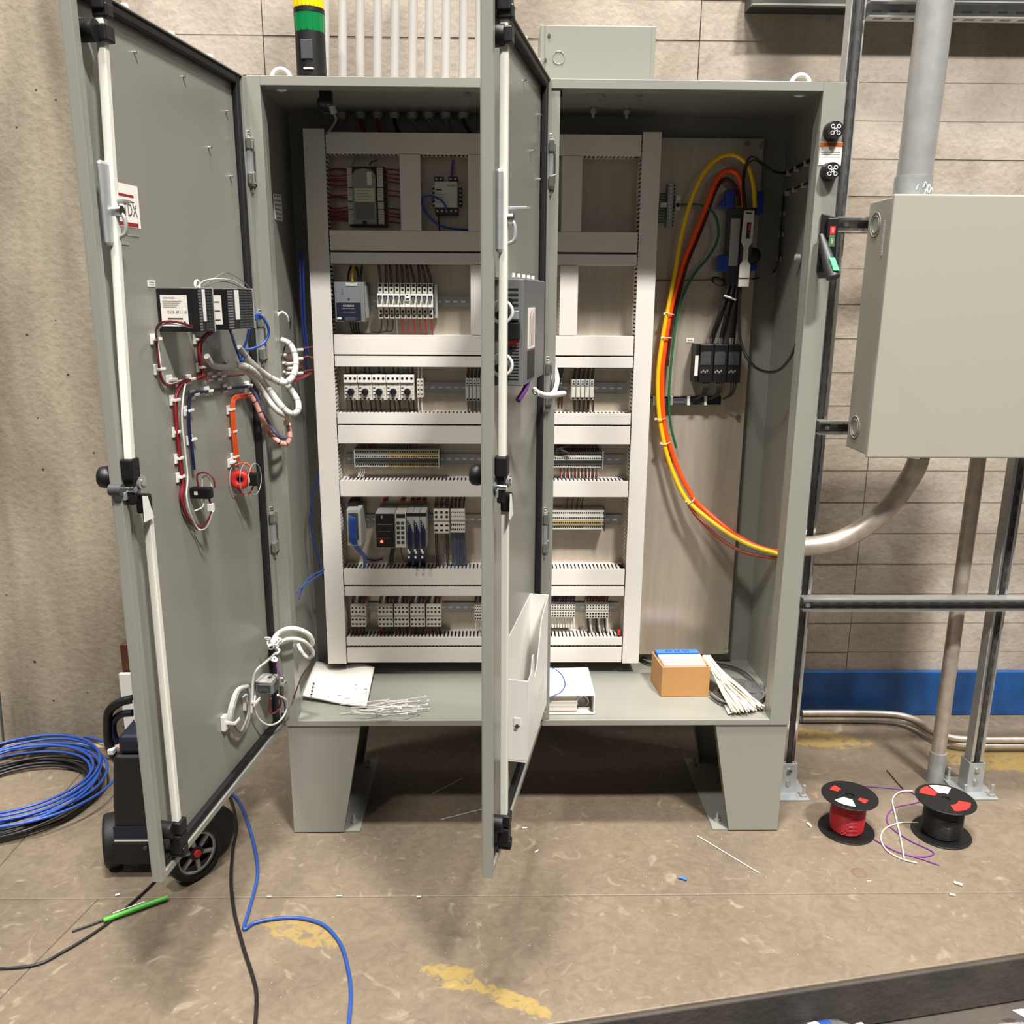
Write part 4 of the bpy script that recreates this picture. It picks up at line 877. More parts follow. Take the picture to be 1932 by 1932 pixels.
# distribution block
names = ['one with the white side strip', 'middle one', 'one farthest from duct']
r0 = RC(1320, 650, 1399, 722, .335); wd = (r0[1]-r0[0])/3
for k in range(3):
    x0 = r0[0]+k*wd+.0006; x1 = x0+wd-.0012; z0, z1 = r0[2], r0[3]
    t = thing('distribution_block', f'black power distribution block, {names[k]} of three', 'distribution block', ((x0+x1)/2, PL, z0), 'three power distribution blocks')
    b = B(); b.box(x0, x1, .335, PL-.001, z0, z1, BLACK); bd = part(t, 'body', b, .002)
    b = B(); b.box(x0+.002, x1-.008, .334, .3355, z0+.055, z1-.024, DGREY); b.box(x0+.008, x1-.014, .3336, .3342, z0+.062, z0+.074, PRINT); b.box(x0+.010, x1-.012, .3336, .3342, z0+.085, z0+.096, PRINT); part(bd, 'window', b, .001)
    b = B(); b.box(x0+.002, x1-.006, .334, .3355, z0+.026, z0+.048, HOLE)
    for q in range(4): b.box(x0+.004+q*.006, x0+.008+q*.006, .3335, .3342, z0+.03+.004*(q % 2), z0+.036+.004*(q % 2), PRINTG)
    part(bd, 'label_strip', b)
    if k == 0: b = B(); b.box(x0-.012, x0-.001, .345, PL-.001, z0, z1, BLACK); b.box(x0-.0135, x0-.003, .3435, .3455, z0+.02, z1-.035, WHITE); part(bd, 'side_strip', b)
    b = B(); px = 1327+k*26
    for q in range(3): b.tube(pys([(px+q*5, 718, .345), (px+q*4, 733, .338), (px-4+q*3, 745, .355), (px-16+q*2, 753, .375)], .35), .0024, BLKW, 6)
    part(t, 'wire', b)
    p = PY((1339, 1359, 1379)[k], 645, .36); b = B(); b.cyl(p+V((0, 0, -.01)), p+V((0, 0, .012)), .008, CHROME, 10); part(t, 'cable_lug', b)
# black slotted strip
r_ = RC(1225, 748, 1361, 764, .385); t = thing('wire_duct', 'open black slotted duct strip carrying the black wires below the distribution blocks', 'wire duct', ((r_[0]+r_[1])/2, PL, r_[2]))
b = B(); b.box(r_[0], r_[1], .39, PL-.001, r_[2], r_[3], BLACK); b.box(r_[0], r_[1], .383, .39, r_[2], r_[2]+.0015, CHROME); b.box(r_[0], r_[0]+.10, .383, .39, r_[3]-.0015, r_[3], CHROME); part(t, 'base', b)
for q in range(4): b = B(); xx = r_[0]+.012+q*.055; b.box(xx, xx+.009, .382, .392, r_[2]-.001, r_[3]+.001, WHITE if q != 1 else ZINC); part(t, 'strap', b, .001)
b = B()
for q in range(6): b.tube([(r_[0]+.002, .386, r_[2]+.003+q*.003), ((r_[0]+r_[1])/2, .384, r_[2]+.004+q*.003), (r_[1]-.05, .386, r_[2]+.003+q*.003)], .002, BLKW, 5, 3)
part(t, 'wires', b, stuff=True)
r_ = RC(1295, 638, 1309, 646, PL-.001); b = B(); b.box(r_[0], r_[1], PL-.0015, PL-.0003, r_[2], r_[3], WHITE); b.box(r_[0]+.003, r_[1]-.003, PL-.0019, PL-.0014, r_[2]+.004, r_[3]-.004, PRINTG); single('plate_label', b, 'small white label on the plate above the distribution blocks', 'label')
# thin black wires from the disconnect along the side wall
wl = pys([(1403, 392, .33), (1401, 350, .325), (1404, 318, .32), (1413, 299, .315), (1422, 296, .31), (1440, 309, .30), (1460, 322, .29)], .3)+[PX(1482, 325, 1.508), PX(1505, 313, 1.508), PX(1530, 300, 1.508)]
cable('control_wire', 'thin black control wire arching over the yellow cable to the side wall', wl, .0028, BLKW)
wl = pys([(1408, 394, .335), (1404, 345, .33), (1410, 312, .325), (1424, 303, .315), (1442, 314, .305), (1462, 325, .295)], .3)+[PX(1484, 327, 1.508), PX(1506, 316, 1.508), PX(1530, 303, 1.508)]
cable('control_wire', 'second thin black control wire under the first on the side wall', wl, .0024, BLKW)
wl = [PX(x, y, 1.508) for x, y in ((1528, 343), (1505, 353), (1482, 362), (1477, 390), (1473, 440), (1470, 485), (1462, 510), (1445, 522))]+pys([(1420, 526, .36)], .36)
cable('control_wire', 'thin black control wire clipped down the side wall behind the handle', wl, .0026, BLKW)
for k, (x, y) in enumerate(((1488, 326), (1504, 317), (1523, 307), (1486, 363), (1500, 356), (1518, 348), (1477, 402), (1474, 441), (1470, 487))):
    p = PX(x, y, 1.513); b = B(); b.box(p.x-.008, p.x+.006, p.y-.009, p.y+.009, p.z-.009, p.z+.005, LGREY); single('wire_clip', b, f'grey wire clip on the dark side wall, {("first", "second", "third")[k % 3]} along the {("upper black wire", "lower sloping black wire", "black wire running down")[k//3]}', 'wire clip', group='wire clips on the side wall', bevel=.002)
b = B(); p = PX(1508, 485, 1.511); b.cyl((p.x+.002, p.y, p.z), (p.x-.012, p.y, p.z), .008, WHITE, 12); single('wall_bolt', b, 'white capped bolt on the side wall beside the handle', 'bolt')

# right flange: caps, label, rotary handle
for (px, py, lab) in ((1574, 246, 'black round flange cap with white marks, above the orange warning label'), (1568, 323, 'black round flange cap with white marks, below the orange warning label')):
    c = PY(px, py, -.02); t = thing('cable_bung', lab, 'cap', (c.x, -.003, c.z)); b = B(); b.cyl((c.x, -.0035, c.z), (c.x, -.03, c.z), .0235, BLACK, 24, .021); part(t, 'body', b, .002)
    b = B()
    for k in range(4): a = math.pi/4+k*math.pi/2; b.ring((c.x+.011*math.cos(a), -.0305, c.z+.011*math.sin(a)), (0, 1, 0), .0045, .0011, WHITE, 10, 5); b.tube([(c.x+.0065*math.cos(a), -.0305, c.z+.0065*math.sin(a)), (c.x+.003*math.cos(a+1), -.0305, c.z+.003*math.sin(a+1))], .001, WHITE, 5, 1)
    b.ring((c.x, -.0305, c.z), (0, 1, 0), .003, .0009, WHITE, 8, 5)
    part(t, 'white_marks', b, stuff=True)
r_ = RC(1546, 268, 1588, 312, -.0035); b = B(); b.box(r_[0], r_[1], -.0042, -.0034, r_[2], r_[3], PAPER); b.box(r_[0], r_[1], -.0048, -.0042, r_[3]-.011, r_[3]-.001, ORANGEL); b.text('WARNING', ((r_[0]+r_[1])/2, -.005, r_[3]-.006), (1, 0, 0), (0, 0, 1), .0055, mat('label_brown', (120, 52, 20), .6))
for k in range(3): b.box(r_[0]+.003, r_[1]-.004, -.0046, -.0041, r_[3]-.025-k*.006, r_[3]-.0235-k*.006, PRINTG)
for k in (.004, .007, .025, .029): b.box(r_[0]+k, r_[0]+k+.0015, -.0046, -.0041, r_[3]-.018, r_[3]-.013, PRINTG)
single('warning_label', b, 'white warning label with orange header on the cabinet flange', 'label')
t = thing('flange_disconnect', 'black flange disconnect handle with green grip and red off marker', 'handle', PY(1560, 515, -.004))
c0, c1, c2, c3 = PY(1549, 403, -.004), PY(1577, 410, -.004), PY(1574, 512, -.004), PY(1539, 514, -.004)
b = B(); b.prism([(p.x, -.0035, p.z) for p in (c0, c1, c2, c3)], (0, -.012, 0), BLACK); b.box(c0.x+.012, c1.x, -.03, -.015, c1.z-.055, c1.z-.004, BLACK); part(t, 'base_plate', b, .003)
r_ = RC(1566, 427, 1576, 442, -.031); b = B(); b.box(r_[0], r_[1], -.032, -.03, r_[2], r_[3], RED); b.text('OFF', ((r_[0]+r_[1])/2, -.0325, (r_[2]+r_[3])/2), (0, 0, -1), (1, 0, 0), .005, WHITE); part(t, 'off_marker', b)
r_ = RC(1564, 443, 1575, 465, -.031); b = B(); b.box(r_[0], r_[1], -.032, -.015, r_[2], r_[3], mat('dull_green', (74, 108, 74), .5)); b.text('ON', ((r_[0]+r_[1])/2, -.0325, (r_[2]+r_[3])/2), (0, 0, -1), (1, 0, 0), .006, WHITE); part(t, 'on_marker', b)
a, e = PY(1549, 443, -.02), PY(1572, 524, -.075); b = B(); b.tube([a, a+(e-a)*.25, a+(e-a)*.6, e], lambda q: .007+.011*min(1, q*1.2), mat('handle_grey', (48, 48, 48), .45), 10, 4); lv = part(t, 'lever', b)
g0, g1 = PY(1568, 486, -.068), PY(1577, 511, -.084); b = B(); d = (g1-g0); b.prism([g0+V((-.008, 0, 0)), g0+V((.009, 0, 0)), g1+V((.009, 0, 0)), g1+V((-.008, 0, 0))], (0, -.006, 0), GREENP); part(lv, 'green_inlay', b, .002)

# ================================================================ ON THE CABINET FLOOR
z = FLZ+.0008
def sheetmesh(corners, n, m_, zf, mt, th=.0012):
    b = B(); A_, B2, C2, D2_ = [V(c) for c in corners]; vs = []
    for j in range(m_+1):
        for i in range(n+1):
            u, v = i/n, j/m_; p = A_*(1-u)*(1-v)+B2*u*(1-v)+C2*u*v+D2_*(1-u)*v; vs.append(p+V((0, 0, zf(u, v))))
    k = len(vs); vs += [p+V((0, 0, -th)) for p in vs]; fs = []; W = n+1
    for j in range(m_):
        for i in range(n): q = (j*W+i, j*W+i+1, (j+1)*W+i+1, (j+1)*W+i); fs.append(q); fs.append(tuple(k+x for x in reversed(q)))
    ed = [i for i in range(W)]+[j*W+n for j in range(1, m_+1)]+[m_*W+i for i in range(n-1, -1, -1)]+[j*W for j in range(m_-1, 0, -1)]
    for a, c in zip(ed, ed[1:]+ed[:1]): fs.append((a, k+a, k+c, c))
    b.add(vs, fs, mt, True); return b
cs = [PZ(571, 1322, z), PZ(692, 1338, z), PZ(707, 1271, z), PZ(598, 1258, z)]
b = sheetmesh(cs, 14, 10, lambda u, v: .012+.010*v+.014*max(0, .5-u)*(1-v)+.006*math.sin(6*u+3*v)*(.3+v), PAPER, .006)
pn = V((0, 0, 1))
for (px, py, w_, h_) in ((655, 1318, .03, .012), (640, 1312, .02, .003), (690, 1300, .02, .012), (672, 1292, .014, .012), (620, 1315, .012, .010)):
    p = PZ(px, py, z+.03); b.ring(p, V((0, .2, 1)), w_*.3, .0007, PRINTG, 10, 4, .6)
for k in range(4): p = PZ(592+(-k)*1.5, 1290+k*7, z+.026); b.cyl(p, p+V((0, 0, .002)), .0035, HOLE, 8)
single('paper_stack', b, 'crumpled white drawing sheets with punched holes beside the hinge', 'papers')
b = B(); rnd = random.Random(3)
for k in range(22):
    x0, y0 = rnd.uniform(640, 735), rnd.uniform(1328, 1350); L = rnd.uniform(60, 105); a = rnd.uniform(-.18, .12); x1, y1 = x0+L, y0-L*a*.6-rnd.uniform(0, 12)
    y1 = max(1312, min(1352, y1)); h = .004+k*.0012; b.tube([PZ(x0, y0, z+h), PZ((x0+x1)/2, (y0+y1)/2-rnd.uniform(-2, 4), z+h+.004), PZ(x1, y1, z+h)], .0011, WHITE, 5, 4); p = PZ(x1, y1, z+h); b.box(p.x-.003, p.x+.003, p.y-.002, p.y+.002, p.z-.002, p.z+.003, WHITE)
single('cable_tie_heap', b, 'loose heap of white cable ties beside the drawing sheets', 'cable ties', stuff=True)
# binder, lying flat with its open edge to the front
t = thing('ring_binder', 'white ring binder lying on the cabinet floor past the right door', 'binder', PZ(1080, 1340, z))
A_, B2 = PZ(1028, 1351, z), PZ(1119, 1345, z); hb = .062
u = V(((B2.x-A_.x), 0, 0)); dp = V((.004, .2, 0)); fr = V((A_.x, min(A_.y, B2.y)-.0, z))
x0, x1 = A_.x, B2.x; y0 = fr.y+.008; y1 = y0+.205
b = B(); b.box(x0-.16, x1, y0, y1, z, z+.003, WHITE); b.prism([(x0-.16, y0, z+.058), (x1, y0, z+hb), (x1, y1, z+hb), (x0-.16, y1, z+.058)], (0, 0, .003), WHITE); b.box(x1-.001, x1+.003, y0, y1, z, z+hb+.003, WHITE); part(t, 'cover', b, .0012)
b = B()
for k in range(12): b.box(x0-.15, x1-.05, y0+.012, y1-.012, z+.006+k*.0042, z+.0095+k*.0042, PAPER if k % 3 else PINKP)
part(t, 'pages', b, stuff=True)
b = B(); b.box(x1-.045, x1-.006, y0+.03, y1-.02, z+.004, z+.010, CHROME)
for k in range(3): b.ring((x1-.03, y0+.04+k*.06, z+.026), (0, 1, 0), .018, .0018, CHROME, 16, 6)
part(t, 'ring_mechanism', b)
b = B(); b.cyl((x1+.0015, y0+.10, z+.035), (x1+.0045, y0+.10, z+.035), .011, CHROME, 14); b.cyl((x1+.0045, y0+.10, z+.035), (x1+.005, y0+.10, z+.035), .007, HOLE, 12); part(t, 'finger_hole', b)
cable('patch_wire', 'single blue wire curling over the white binder from the door hinge', pys([(1036, 1258, .06), (1050, 1264, .05), (1062, 1277, .045), (1066, 1293, .04), (1058, 1306, .035), (1045, 1312, .028), (1034, 1318, .02)], .05), .0016, BLUEW, 'wire')
# cardboard box
t = thing('cardboard_box', 'open kraft cardboard box of pink and white cards with blue tape', 'box', PZ(1290, 1315, z))
fA, fB, bA = PZ(1247, 1315, z), PZ(1337, 1314, z), PZ(1235, 1288, z); ux = (fB-fA); uy = (bA-fA); uy = V((0, uy.y*1.0, 0)); o = fA; hB = PY(1249, 1259, fA.y).z-z
def kb(a, c, d, e, h0, h1, mt, nm, bb=None):
    b = bb or B(); P0 = o+ux*a+uy*d; P1 = o+ux*c+uy*d; P2_ = o+ux*c+uy*e; P3 = o+ux*a+uy*e; b.prism([P0+V((0, 0, h0)), P1+V((0, 0, h0)), P2_+V((0, 0, h0)), P3+V((0, 0, h0))], (0, 0, h1-h0), mt); return b
uy = V((-.012, .125, 0))
b = kb(0, 1, 0, .03, 0, hB, KRAFT, 0); kb(0, 1, .97, 1, 0, hB, KRAFT, 0, b); kb(0, .03, .03, .97, 0, hB, KRAFT, 0, b); kb(.97, 1, .03, .97, 0, hB, KRAFT, 0, b); kb(.03, .97, .03, .97, 0, .003, KRAFT, 0, b); part(t, 'carton', b, .001)
for k in range(9):
    d = .10+k*.065; b = kb(.06, .94, d, d+.03, .004, hB+.002+(k*.0008), PINKP if k < 6 else PAPER, 0); part(t, 'card', b)
b = kb(.05, .95, .72, .95, hB-.004, hB+.010, TAPE, 0); tp = part(t, 'tape_strip', b, label='strip of blue tape with marker writing')
pc = o+ux*.5+uy*.83+V((0, 0, hB+.0105)); b = B(); b.text('SIT 6Z 7M', pc, (1, 0, 0), (0, 1, 0), .013, NAVY); part(tp, 'marker_writing', b)
# bundle of natural cable ties, spread toward the front
b = B(); rnd = random.Random(5)
for k in range(110):
    f = rnd.uniform(0, 1); s0 = (1326+14*f, 1236+rnd.uniform(0, 8)); m0 = (1346+22*f, 1272+rnd.uniform(-5, 5)); m1 = (1362+48*f, 1305+rnd.uniform(-4, 5)); e0 = (1385+57*f+rnd.uniform(-4, 4), 1342+rnd.uniform(-5, 4)-6*f)
    h = .006+rnd.uniform(0, .016); b.tube([PZ(*s0, z+.075+h), PZ(*m0, z+.05+h), PZ(*m1, z+.02+h), PZ(*e0, z+h)], .002, TIES, 5, 4)
single('cable_tie_bundle', b, 'thick bundle of natural nylon cable ties draped past the cardboard box', 'cable ties', stuff=True)
lp = lambda pts, h: [PZ(x, y, z+h) for x, y in pts]
for k, (pts, r, mt, lab) in enumerate((([(1338, 1256), (1378, 1280), (1400, 1298), (1420, 1307), (1438, 1304), (1441, 1314), (1420, 1327), (1390, 1329), (1362, 1322), (1342, 1308)], .0034, GRYW, 'grey cable looped over the natural cable ties'),
                                      ([(1348, 1248), (1385, 1256), (1412, 1270), (1432, 1292), (1441, 1306)], .004, GRYW, 'grey cable curving along the back of the tie bundle'),
                                      ([(1355, 1254), (1390, 1264), (1415, 1282), (1440, 1306), (1441, 1318), (1400, 1331), (1360, 1326), (1340, 1312)], .003, DGREY, 'dark grey cable curving under the nylon tie bundle'))):
    cable('loose_cable', lab, lp(pts, .02 if k == 0 else .008), r, mt)
b = sheetmesh([PZ(1352, 1310, z), PZ(1436, 1338, z), PZ(1444, 1296, z), PZ(1380, 1282, z)], 12, 8, lambda u, v: .010+.018*abs(math.sin(7*u+4*v))*math.sin(math.pi*v), CLEAR, .0006); single('plastic_bag', b, 'crinkled clear plastic bag under the grey cables in the corner', 'bag')
b = B(); q = [PZ(1366, 1330, z+.006), PZ(1376, 1328, z+.006), PZ(1386, 1345, z+.006), PZ(1374, 1347, z+.006)]; b.prism(q, (0, 0, .001), WHITE); p = PZ(1379, 1342, z+.0075); b.cyl(p, p+V((0, 0, .0006)), .004, PRINT, 8); single('cable_tag', b, 'small white printed tag at the front lip under the grey cable', 'tag')
for k in range(3): cable('loose_cable', ['dark cable lying behind the cardboard box, highest of three', 'dark cable lying behind the cardboard box, middle of three', 'dark cable lying behind the cardboard box, lowest of three'][k], [PZ(1206+k*2, 1238+k*4, z+.006), PZ(1222, 1244+k*3, z+.012), PZ(1240, 1250+k*2, z+.008)], .0035, (DGREY, GRYW, BLKW)[k], group='dark cables behind the box')

# ================================================================ LEFT DOOR EQUIPMENT
U1 = lambda x, y, v: D1.px(x, y, v)
def dbox(b, D, x0, x1, ytop, ybot, v0, v1, mt, xr=None):
    a = D.px(x0, ytop, v1); c = D.px(x1, ytop, v1); e = D.px(x0, ybot, v1)
    b.box(min(a[0], c[0]), max(a[0], c[0]), v0, v1, min(a[1], e[1]), max(a[1], e[1]), mt); return (min(a[0], c[0]), max(a[0], c[0]), min(a[1], e[1]), max(a[1], e[1]))
def dside(D, x0, x1, x2, yt, yb):        # block standing off the door: side face from x0 to x1, front face from x1 to x2
    ym = (yt+yb)/2; uA = D.px(x0, ym, -.0205)[0]; lo, hi = -.02, .3
    for _ in range(40):
        m_ = (lo+hi)/2
        if D.px(x1, ym, m_)[0] < uA: lo = m_
        else: hi = m_
    v1 = lo; uB = D.px(x2, ym, v1)[0]; return uB, uA, v1, D.px(x1, yb, v1)[1], D.px(x1, yt, v1)[1]
vm = None
for k, (xa, xb, xc, lab) in enumerate(((297, 375, 403, 'black input output module with large white side label, farther from the hinge'), (0, 430, 478, 'black input output module with narrow white side label, next to the hinge'))):
    if k == 0: u0, u1, v1, z0, z1 = dside(D1, xa, xb, xc, 544, 627); vm = v1; zA_, zB_ = z0, z1
    else: u1 = D1.px(430, 586, vm)[0]; u0 = D1.px(478, 586, vm)[0]; v1 = vm; z0, z1 = zA_, zB_
    t = thing('io_module', lab, 'module', D1(((u0+u1)/2, 0, z0)), 'two black modules on the left door')
    b = B(D1); b.box(u0, u1, -.0205, v1-.003, z0, z1, BLACK); bd = part(t, 'housing', b, .002)
    b = B(D1); la, lb = (-.012, v1*.66) if k == 0 else (v1*.45, v1*.80); b.box(u1-.0002, u1+.0006, la, lb, z0+.012, z1-.014, PAPER); rg, upv = (0, 1, 0), (0, 0, 1); vc = (la+lb)/2
    if k == 0:
        b.text('DCR 8P1118', (u1+.0009, vc+.006, (z0+z1)/2-.004), rg, upv, .006, PRINT, .042); b.text('REPEATEDED', (u1+.0009, vc-.01, z1-.020), rg, upv, .0032, PRINT, .026)
        for q in range(4): b.box(u1+.0006, u1+.0009, la+.005, lb-.012-.004*q, z1-.027-q*.004, z1-.0258-q*.004, PRINTG)
        for q in range(6): b.box(u1+.0006, u1+.0009, la+.006+q*.0085, la+.011+q*.0085, z0+.018, z0+.022, PRINT)
        b.box(u1+.0006, u1+.0009, la+.014, lb-.012, z0+.026, z0+.029, PRINT)
    else:
        for q in range(3): b.box(u1+.0006, u1+.0009, la+.004, lb-.004, z1-.03-q*.020, z1-.0275-q*.020, PRINT)
    part(bd, 'white_label', b)
    b = B(D1); b.box(u0, u1, v1-.003, v1, z0, z1, BLACK); tb_ = part(t, 'terminal_section', b, .001)
    b = B(D1); n = 14; cw = (u1-u0)/5
    for q in range(n):
        zz = z0+.003+q*(z1-z0-.004)/n
        for c_ in range(5):
            if c_ == 3: continue
            uu = u0+.002+c_*cw; b.box(uu, uu+cw-.004, v1, v1+.0012, zz, zz+.0035, MGREY if c_ == 4 else DGREY)
    part(tb_, 'screw_rows', b, stuff=True)
    b = B(D1); b.box(u0+3*cw, u0+3.6*cw, v1, v1+.003, z0+.022, z1-.002, WHITE); part(tb_, 'marker_strip', b)
    b = B(D1); b.box(u0-.003, u0, .0, v1+.001, z0-.001, z1+.002, LGREY); part(t, 'end_clamp', b)
for k, pts in enumerate(([(372, 542, .04), (385, 530, .05), (410, 526, .06), (440, 530, .05), (470, 548, .03)], [(382, 540, .04), (420, 516, .06), (436, 517, .06), (460, 532, .05), (475, 548, .03)], [(388, 540, .04), (405, 533, .05), (430, 532, .05), (462, 545, .03)])):
    cable('thin_wire', ['thin white wire arching over the black door modules, lowest arch', 'thin white wire arching over the black door modules, tallest arch', 'thin white wire arching over the black door modules, between the others'][k], pds(D1, pts, .04), .0011, GRYW if k else WHTW, 'wire', 'thin wires arching over the door modules')
b = B(D1); q = D1.px(372, 538, .03); b.ring((q[0], .03, q[1]), (0, 1, 0), .010, .003, WHITE, 16, 6); single('wire_reel', b, 'small white reel on top of the black door modules', 'reel')
r_ = (D1.px(278, 529, -.0205), D1.px(293, 541, -.0205)); b = B(D1); b.box(r_[1][0], r_[0][0], -.0208, -.0198, r_[1][1], r_[0][1], PAPER); b.box(r_[1][0]+.004, r_[0][0]-.004, -.0198, -.0195, r_[1][1]+.003, r_[1][1]+.005, PRINTG); b.box(r_[1][0]+.004, r_[0][0]-.004, -.0198, -.0195, r_[1][1]+.008, r_[1][1]+.010, PRINTG); single('module_label', b, 'tiny white label on the door above the black modules', 'label')
def dcable(label, pts, r, mt, cat='wire', name='door_wire', group=None, v=-.012): return cable(name, label, pds(D1, pts, v), r, mt, cat, group, 8)
dcable('burgundy and white wire pair looping down left of the black modules', [(364, 617, .055), (340, 609, .055), (310, 607, .04), (296, 618, .01), (295, 640), (299, 680), (305, 715), (318, 727), (345, 720), (385, 715), (420, 711), (460, 707)], .0026, BURG)
dcable('white wire running beside the burgundy wire left of the black modules', [(364, 619, .055), (340, 613, .05), (312, 611, .04), (299, 622, .01), (298, 645), (302, 682), (308, 713), (320, 724), (345, 716)], .0018, WHTW)
for k in range(3): dcable(['burgundy wire dropping from the modules, nearest the door edge of three', 'burgundy wire dropping from the modules, middle of three', 'burgundy wire dropping from the modules, nearest the hinge of three'][k], [(x+k*2.7, y+k*1.2, v-.004+.0046*(k%2)) for x, y, v in ((396, 625, .02), (384, 634, 0), (374, 650, -.012), (376, 685, -.012), (380, 706, -.012), (368, 713, -.012), (347, 718, -.012), (334, 735, -.012), (328, 760, -.012), (330, 800, -.012), (335, 850, -.012), (338, 880, -.012), (342, 910, -.012), (340, 940, -.012), (350, 972, -.012), (368, 989, -.012))], .0022, BURG if k != 1 else REDW, group='burgundy wires from the door modules')
dcable('white wire following the burgundy bundle down the door', [(350, 724, -.003), (346, 745, -.003), (343, 790, -.003), (349, 850, -.003), (354, 900, -.003), (352, 935, -.003), (358, 966, -.003), (374, 998, -.003), (391, 994, .02), (402, 965, .04)], .002, WHTW)
for k in range(2): dcable(['navy wire clipped across and down the door, upper one', 'navy wire clipped across and down the door, lower one'][k], [(470, 728+k*2.4), (430, 732+k*2.4), (395, 737+k*2.4), (370, 740+k*2.4), (358+k*2.4, 748+k*2), (355+k*2.6, 775), (356+k*2.6, 810), (361+k*2.6, 850), (365+k*2.6, 887)], .0024, NAVW, group='navy wires clipped on the door')
for k in range(3): dcable(['orange-red wire down to the red stop button, one nearest door edge', 'orange-red wire down to the red stop button, middle of three', 'orange-red wire down to the red stop button, one nearest hinge'][k], [(474, 743+k*2.7), (455, 745+k*2.7), (440+k*2, 750+k*2.2), (436+k*3, 770), (438+k*3, 810), (442+k*3, 850), (445+k*3, 868)], .0027, ORGT, group='orange-red wires to the stop button')
clips = [(290, 640), (297, 697), (370, 640), (376, 693), (320, 717), (356, 716), (396, 710), (414, 710), (326, 755), (352, 775), (358, 830), (331, 815), (335, 865), (432, 773), (436, 815), (440, 862), (363, 745), (390, 738), (425, 732), (466, 728), (467, 742), (434, 873), (338, 900)]
CL = ['white wire clip on the burgundy loop under the large side label, upper one', 'white wire clip on the burgundy loop nearest the door edge, lower one', 'white wire clip right under the module on the inner burgundy drop', 'white wire clip lower on the inner burgundy drop from the module',
      'white wire clip at the bottom corner of the burgundy loop', 'white wire clip on the level burgundy run, first after the corner', 'white wire clip on the level burgundy run, third after the corner', 'white wire clip on the level burgundy run, fourth after the corner', 'white wire clip where the burgundy bundle turns down the door',
      'white wire clip high on the vertical navy wires', 'white wire clip halfway down the vertical navy wires', 'white wire clip halfway down the vertical burgundy bundle', 'white wire clip on the burgundy bundle just above the black switch height', 'white wire clip high on the vertical orange-red wires',
      'white wire clip midway on the vertical orange-red wires', 'white wire clip low on the orange-red wires above the red ring', 'white wire clip at the bend where the navy wires turn down', 'white wire clip on the level navy run, second from the bend', 'white wire clip on the level navy run, third from the bend',
      'white wire clip at the hinge end of the level navy run', 'white wire clip at the hinge end of the orange-red wires', 'white wire clip touching the clear shroud of the red ring', 'lowest white wire clip on the burgundy bundle beside the black switch']
for k, (x, y) in enumerate(clips):
    q = D1.px(x, y, -.018); b = B(D1); b.box(q[0]-.012, q[0]+.012, -.0205, -.0165, q[1]-.011, q[1]+.011, WHITE); b.box(q[0]-.020, q[0]+.006, -.0165, -.009, q[1]-.003, q[1]+.003, WHITE)
    single('wire_clip', b, CL[k], 'wire clip', group='white wire clips on the left door', bevel=.001)
# blue ethernet lines
for k in range(3): dcable(['blue network cable looping out beside the hinge, outer one', 'blue network cable from module bottom, middle one', 'blue network cable from module bottom, one nearest the door edge'][k], ([(478, 593, .04), (492, 596, .05), (504, 612, .06), (507, 630, .06), (497, 648, .05), (475, 658, .03), (455, 661, .01)], [(470, 620, .03), (466, 640, .02), (458, 662, .01), (458, 682, .02)], [(434, 622, .03), (440, 640, .02), (447, 662, .01), (456, 684, .02)])[k], .0036, BLUEC, 'cable', 'network_cable', 'blue network cables on the left door')
b = B(D1); q = D1.px(482, 598, .04); b.box(q[0]-.02, q[0]+.016, .03, .048, q[1]-.008, q[1]+.008, BLUEC); single('network_plug', b, 'blue network plug pushed into the module beside the hinge', 'plug', bevel=.002)
# push button (black) and emergency stop (red) bodies
u0, u1, v1, z0, z1 = dside(D1, 357, 396, 404, 921, 943)
t = thing('selector_switch', 'black switch body on the door with burgundy and white wires looping under it', 'switch', D1(((u0+u1)/2, -.02, z0)))
b = B(D1); b.box(u0, u1, -.0205, v1, z0, z1, BLACK); part(t, 'contact_block', b, .004)
b = B(D1); b.box(u1, u1+.0008, -.008, .0, z0+.010, z0+.018, WHITE); part(t, 'mark', b)
um_ = (u0+u1)/2; zm_ = (z0+z1)/2
tp_ = lambda P_: [D1(p) for p in P_]
b = B(); b.tube(tp_([(um_+.004, .0, z1), (um_+.004, .0, z1+.03), (um_+.0, .02, z1+.034), (um_, .036, z1+.02), (um_, .038, z1)]), .0022, BURG, 7)
b.tube(tp_([(um_-.006, .004, z1), (um_-.006, .008, z1+.022), (um_-.006, .02, z1+.024), (um_-.006, .028, z1)]), .0016, TIES, 7)
b.tube(tp_([(um_, .01, z0), (um_+.004, .006, z0-.02), (um_+.014, -.01, z0-.028)]), .002, WHTW, 6)
b.tube(tp_([(um_, v1-.008, z0), (um_, v1-.004, z0-.03), (um_+.006, .01, z0-.06), (um_+.012, -.012, z0-.07)]), .0026, BURG, 6); part(t, 'wire', b)
b = B(D1); b.box(um_-.005, um_+.005, v1-.012, v1+.002, z0-.03, z0-.012, WHITE); part(t, 'wire_marker', b, .001)
u0, u1, v1, z0, z1 = dside(D1, 440, 484, 490, 893, 918)
t = thing('emergency_stop', 'red ring emergency stop body with black contact block on the door', 'emergency stop', D1(((u0+u1)/2, -.02, z0)))
b = B(D1); b.box(u0, u1, .004, v1, z0, z1, BLACK); cb = part(t, 'contact_block', b, .003)
b = B(D1); b.box(u1, u1+.0008, v1-.022, v1-.018, z0+.010, z0+.022, WHITE); part(cb, 'mark', b)
um_ = (u0+u1)/2; zm_ = (z0+z1)/2; c = D1((u1+.002, -.001, zm_)); axr = D1.d+D1.n*.25
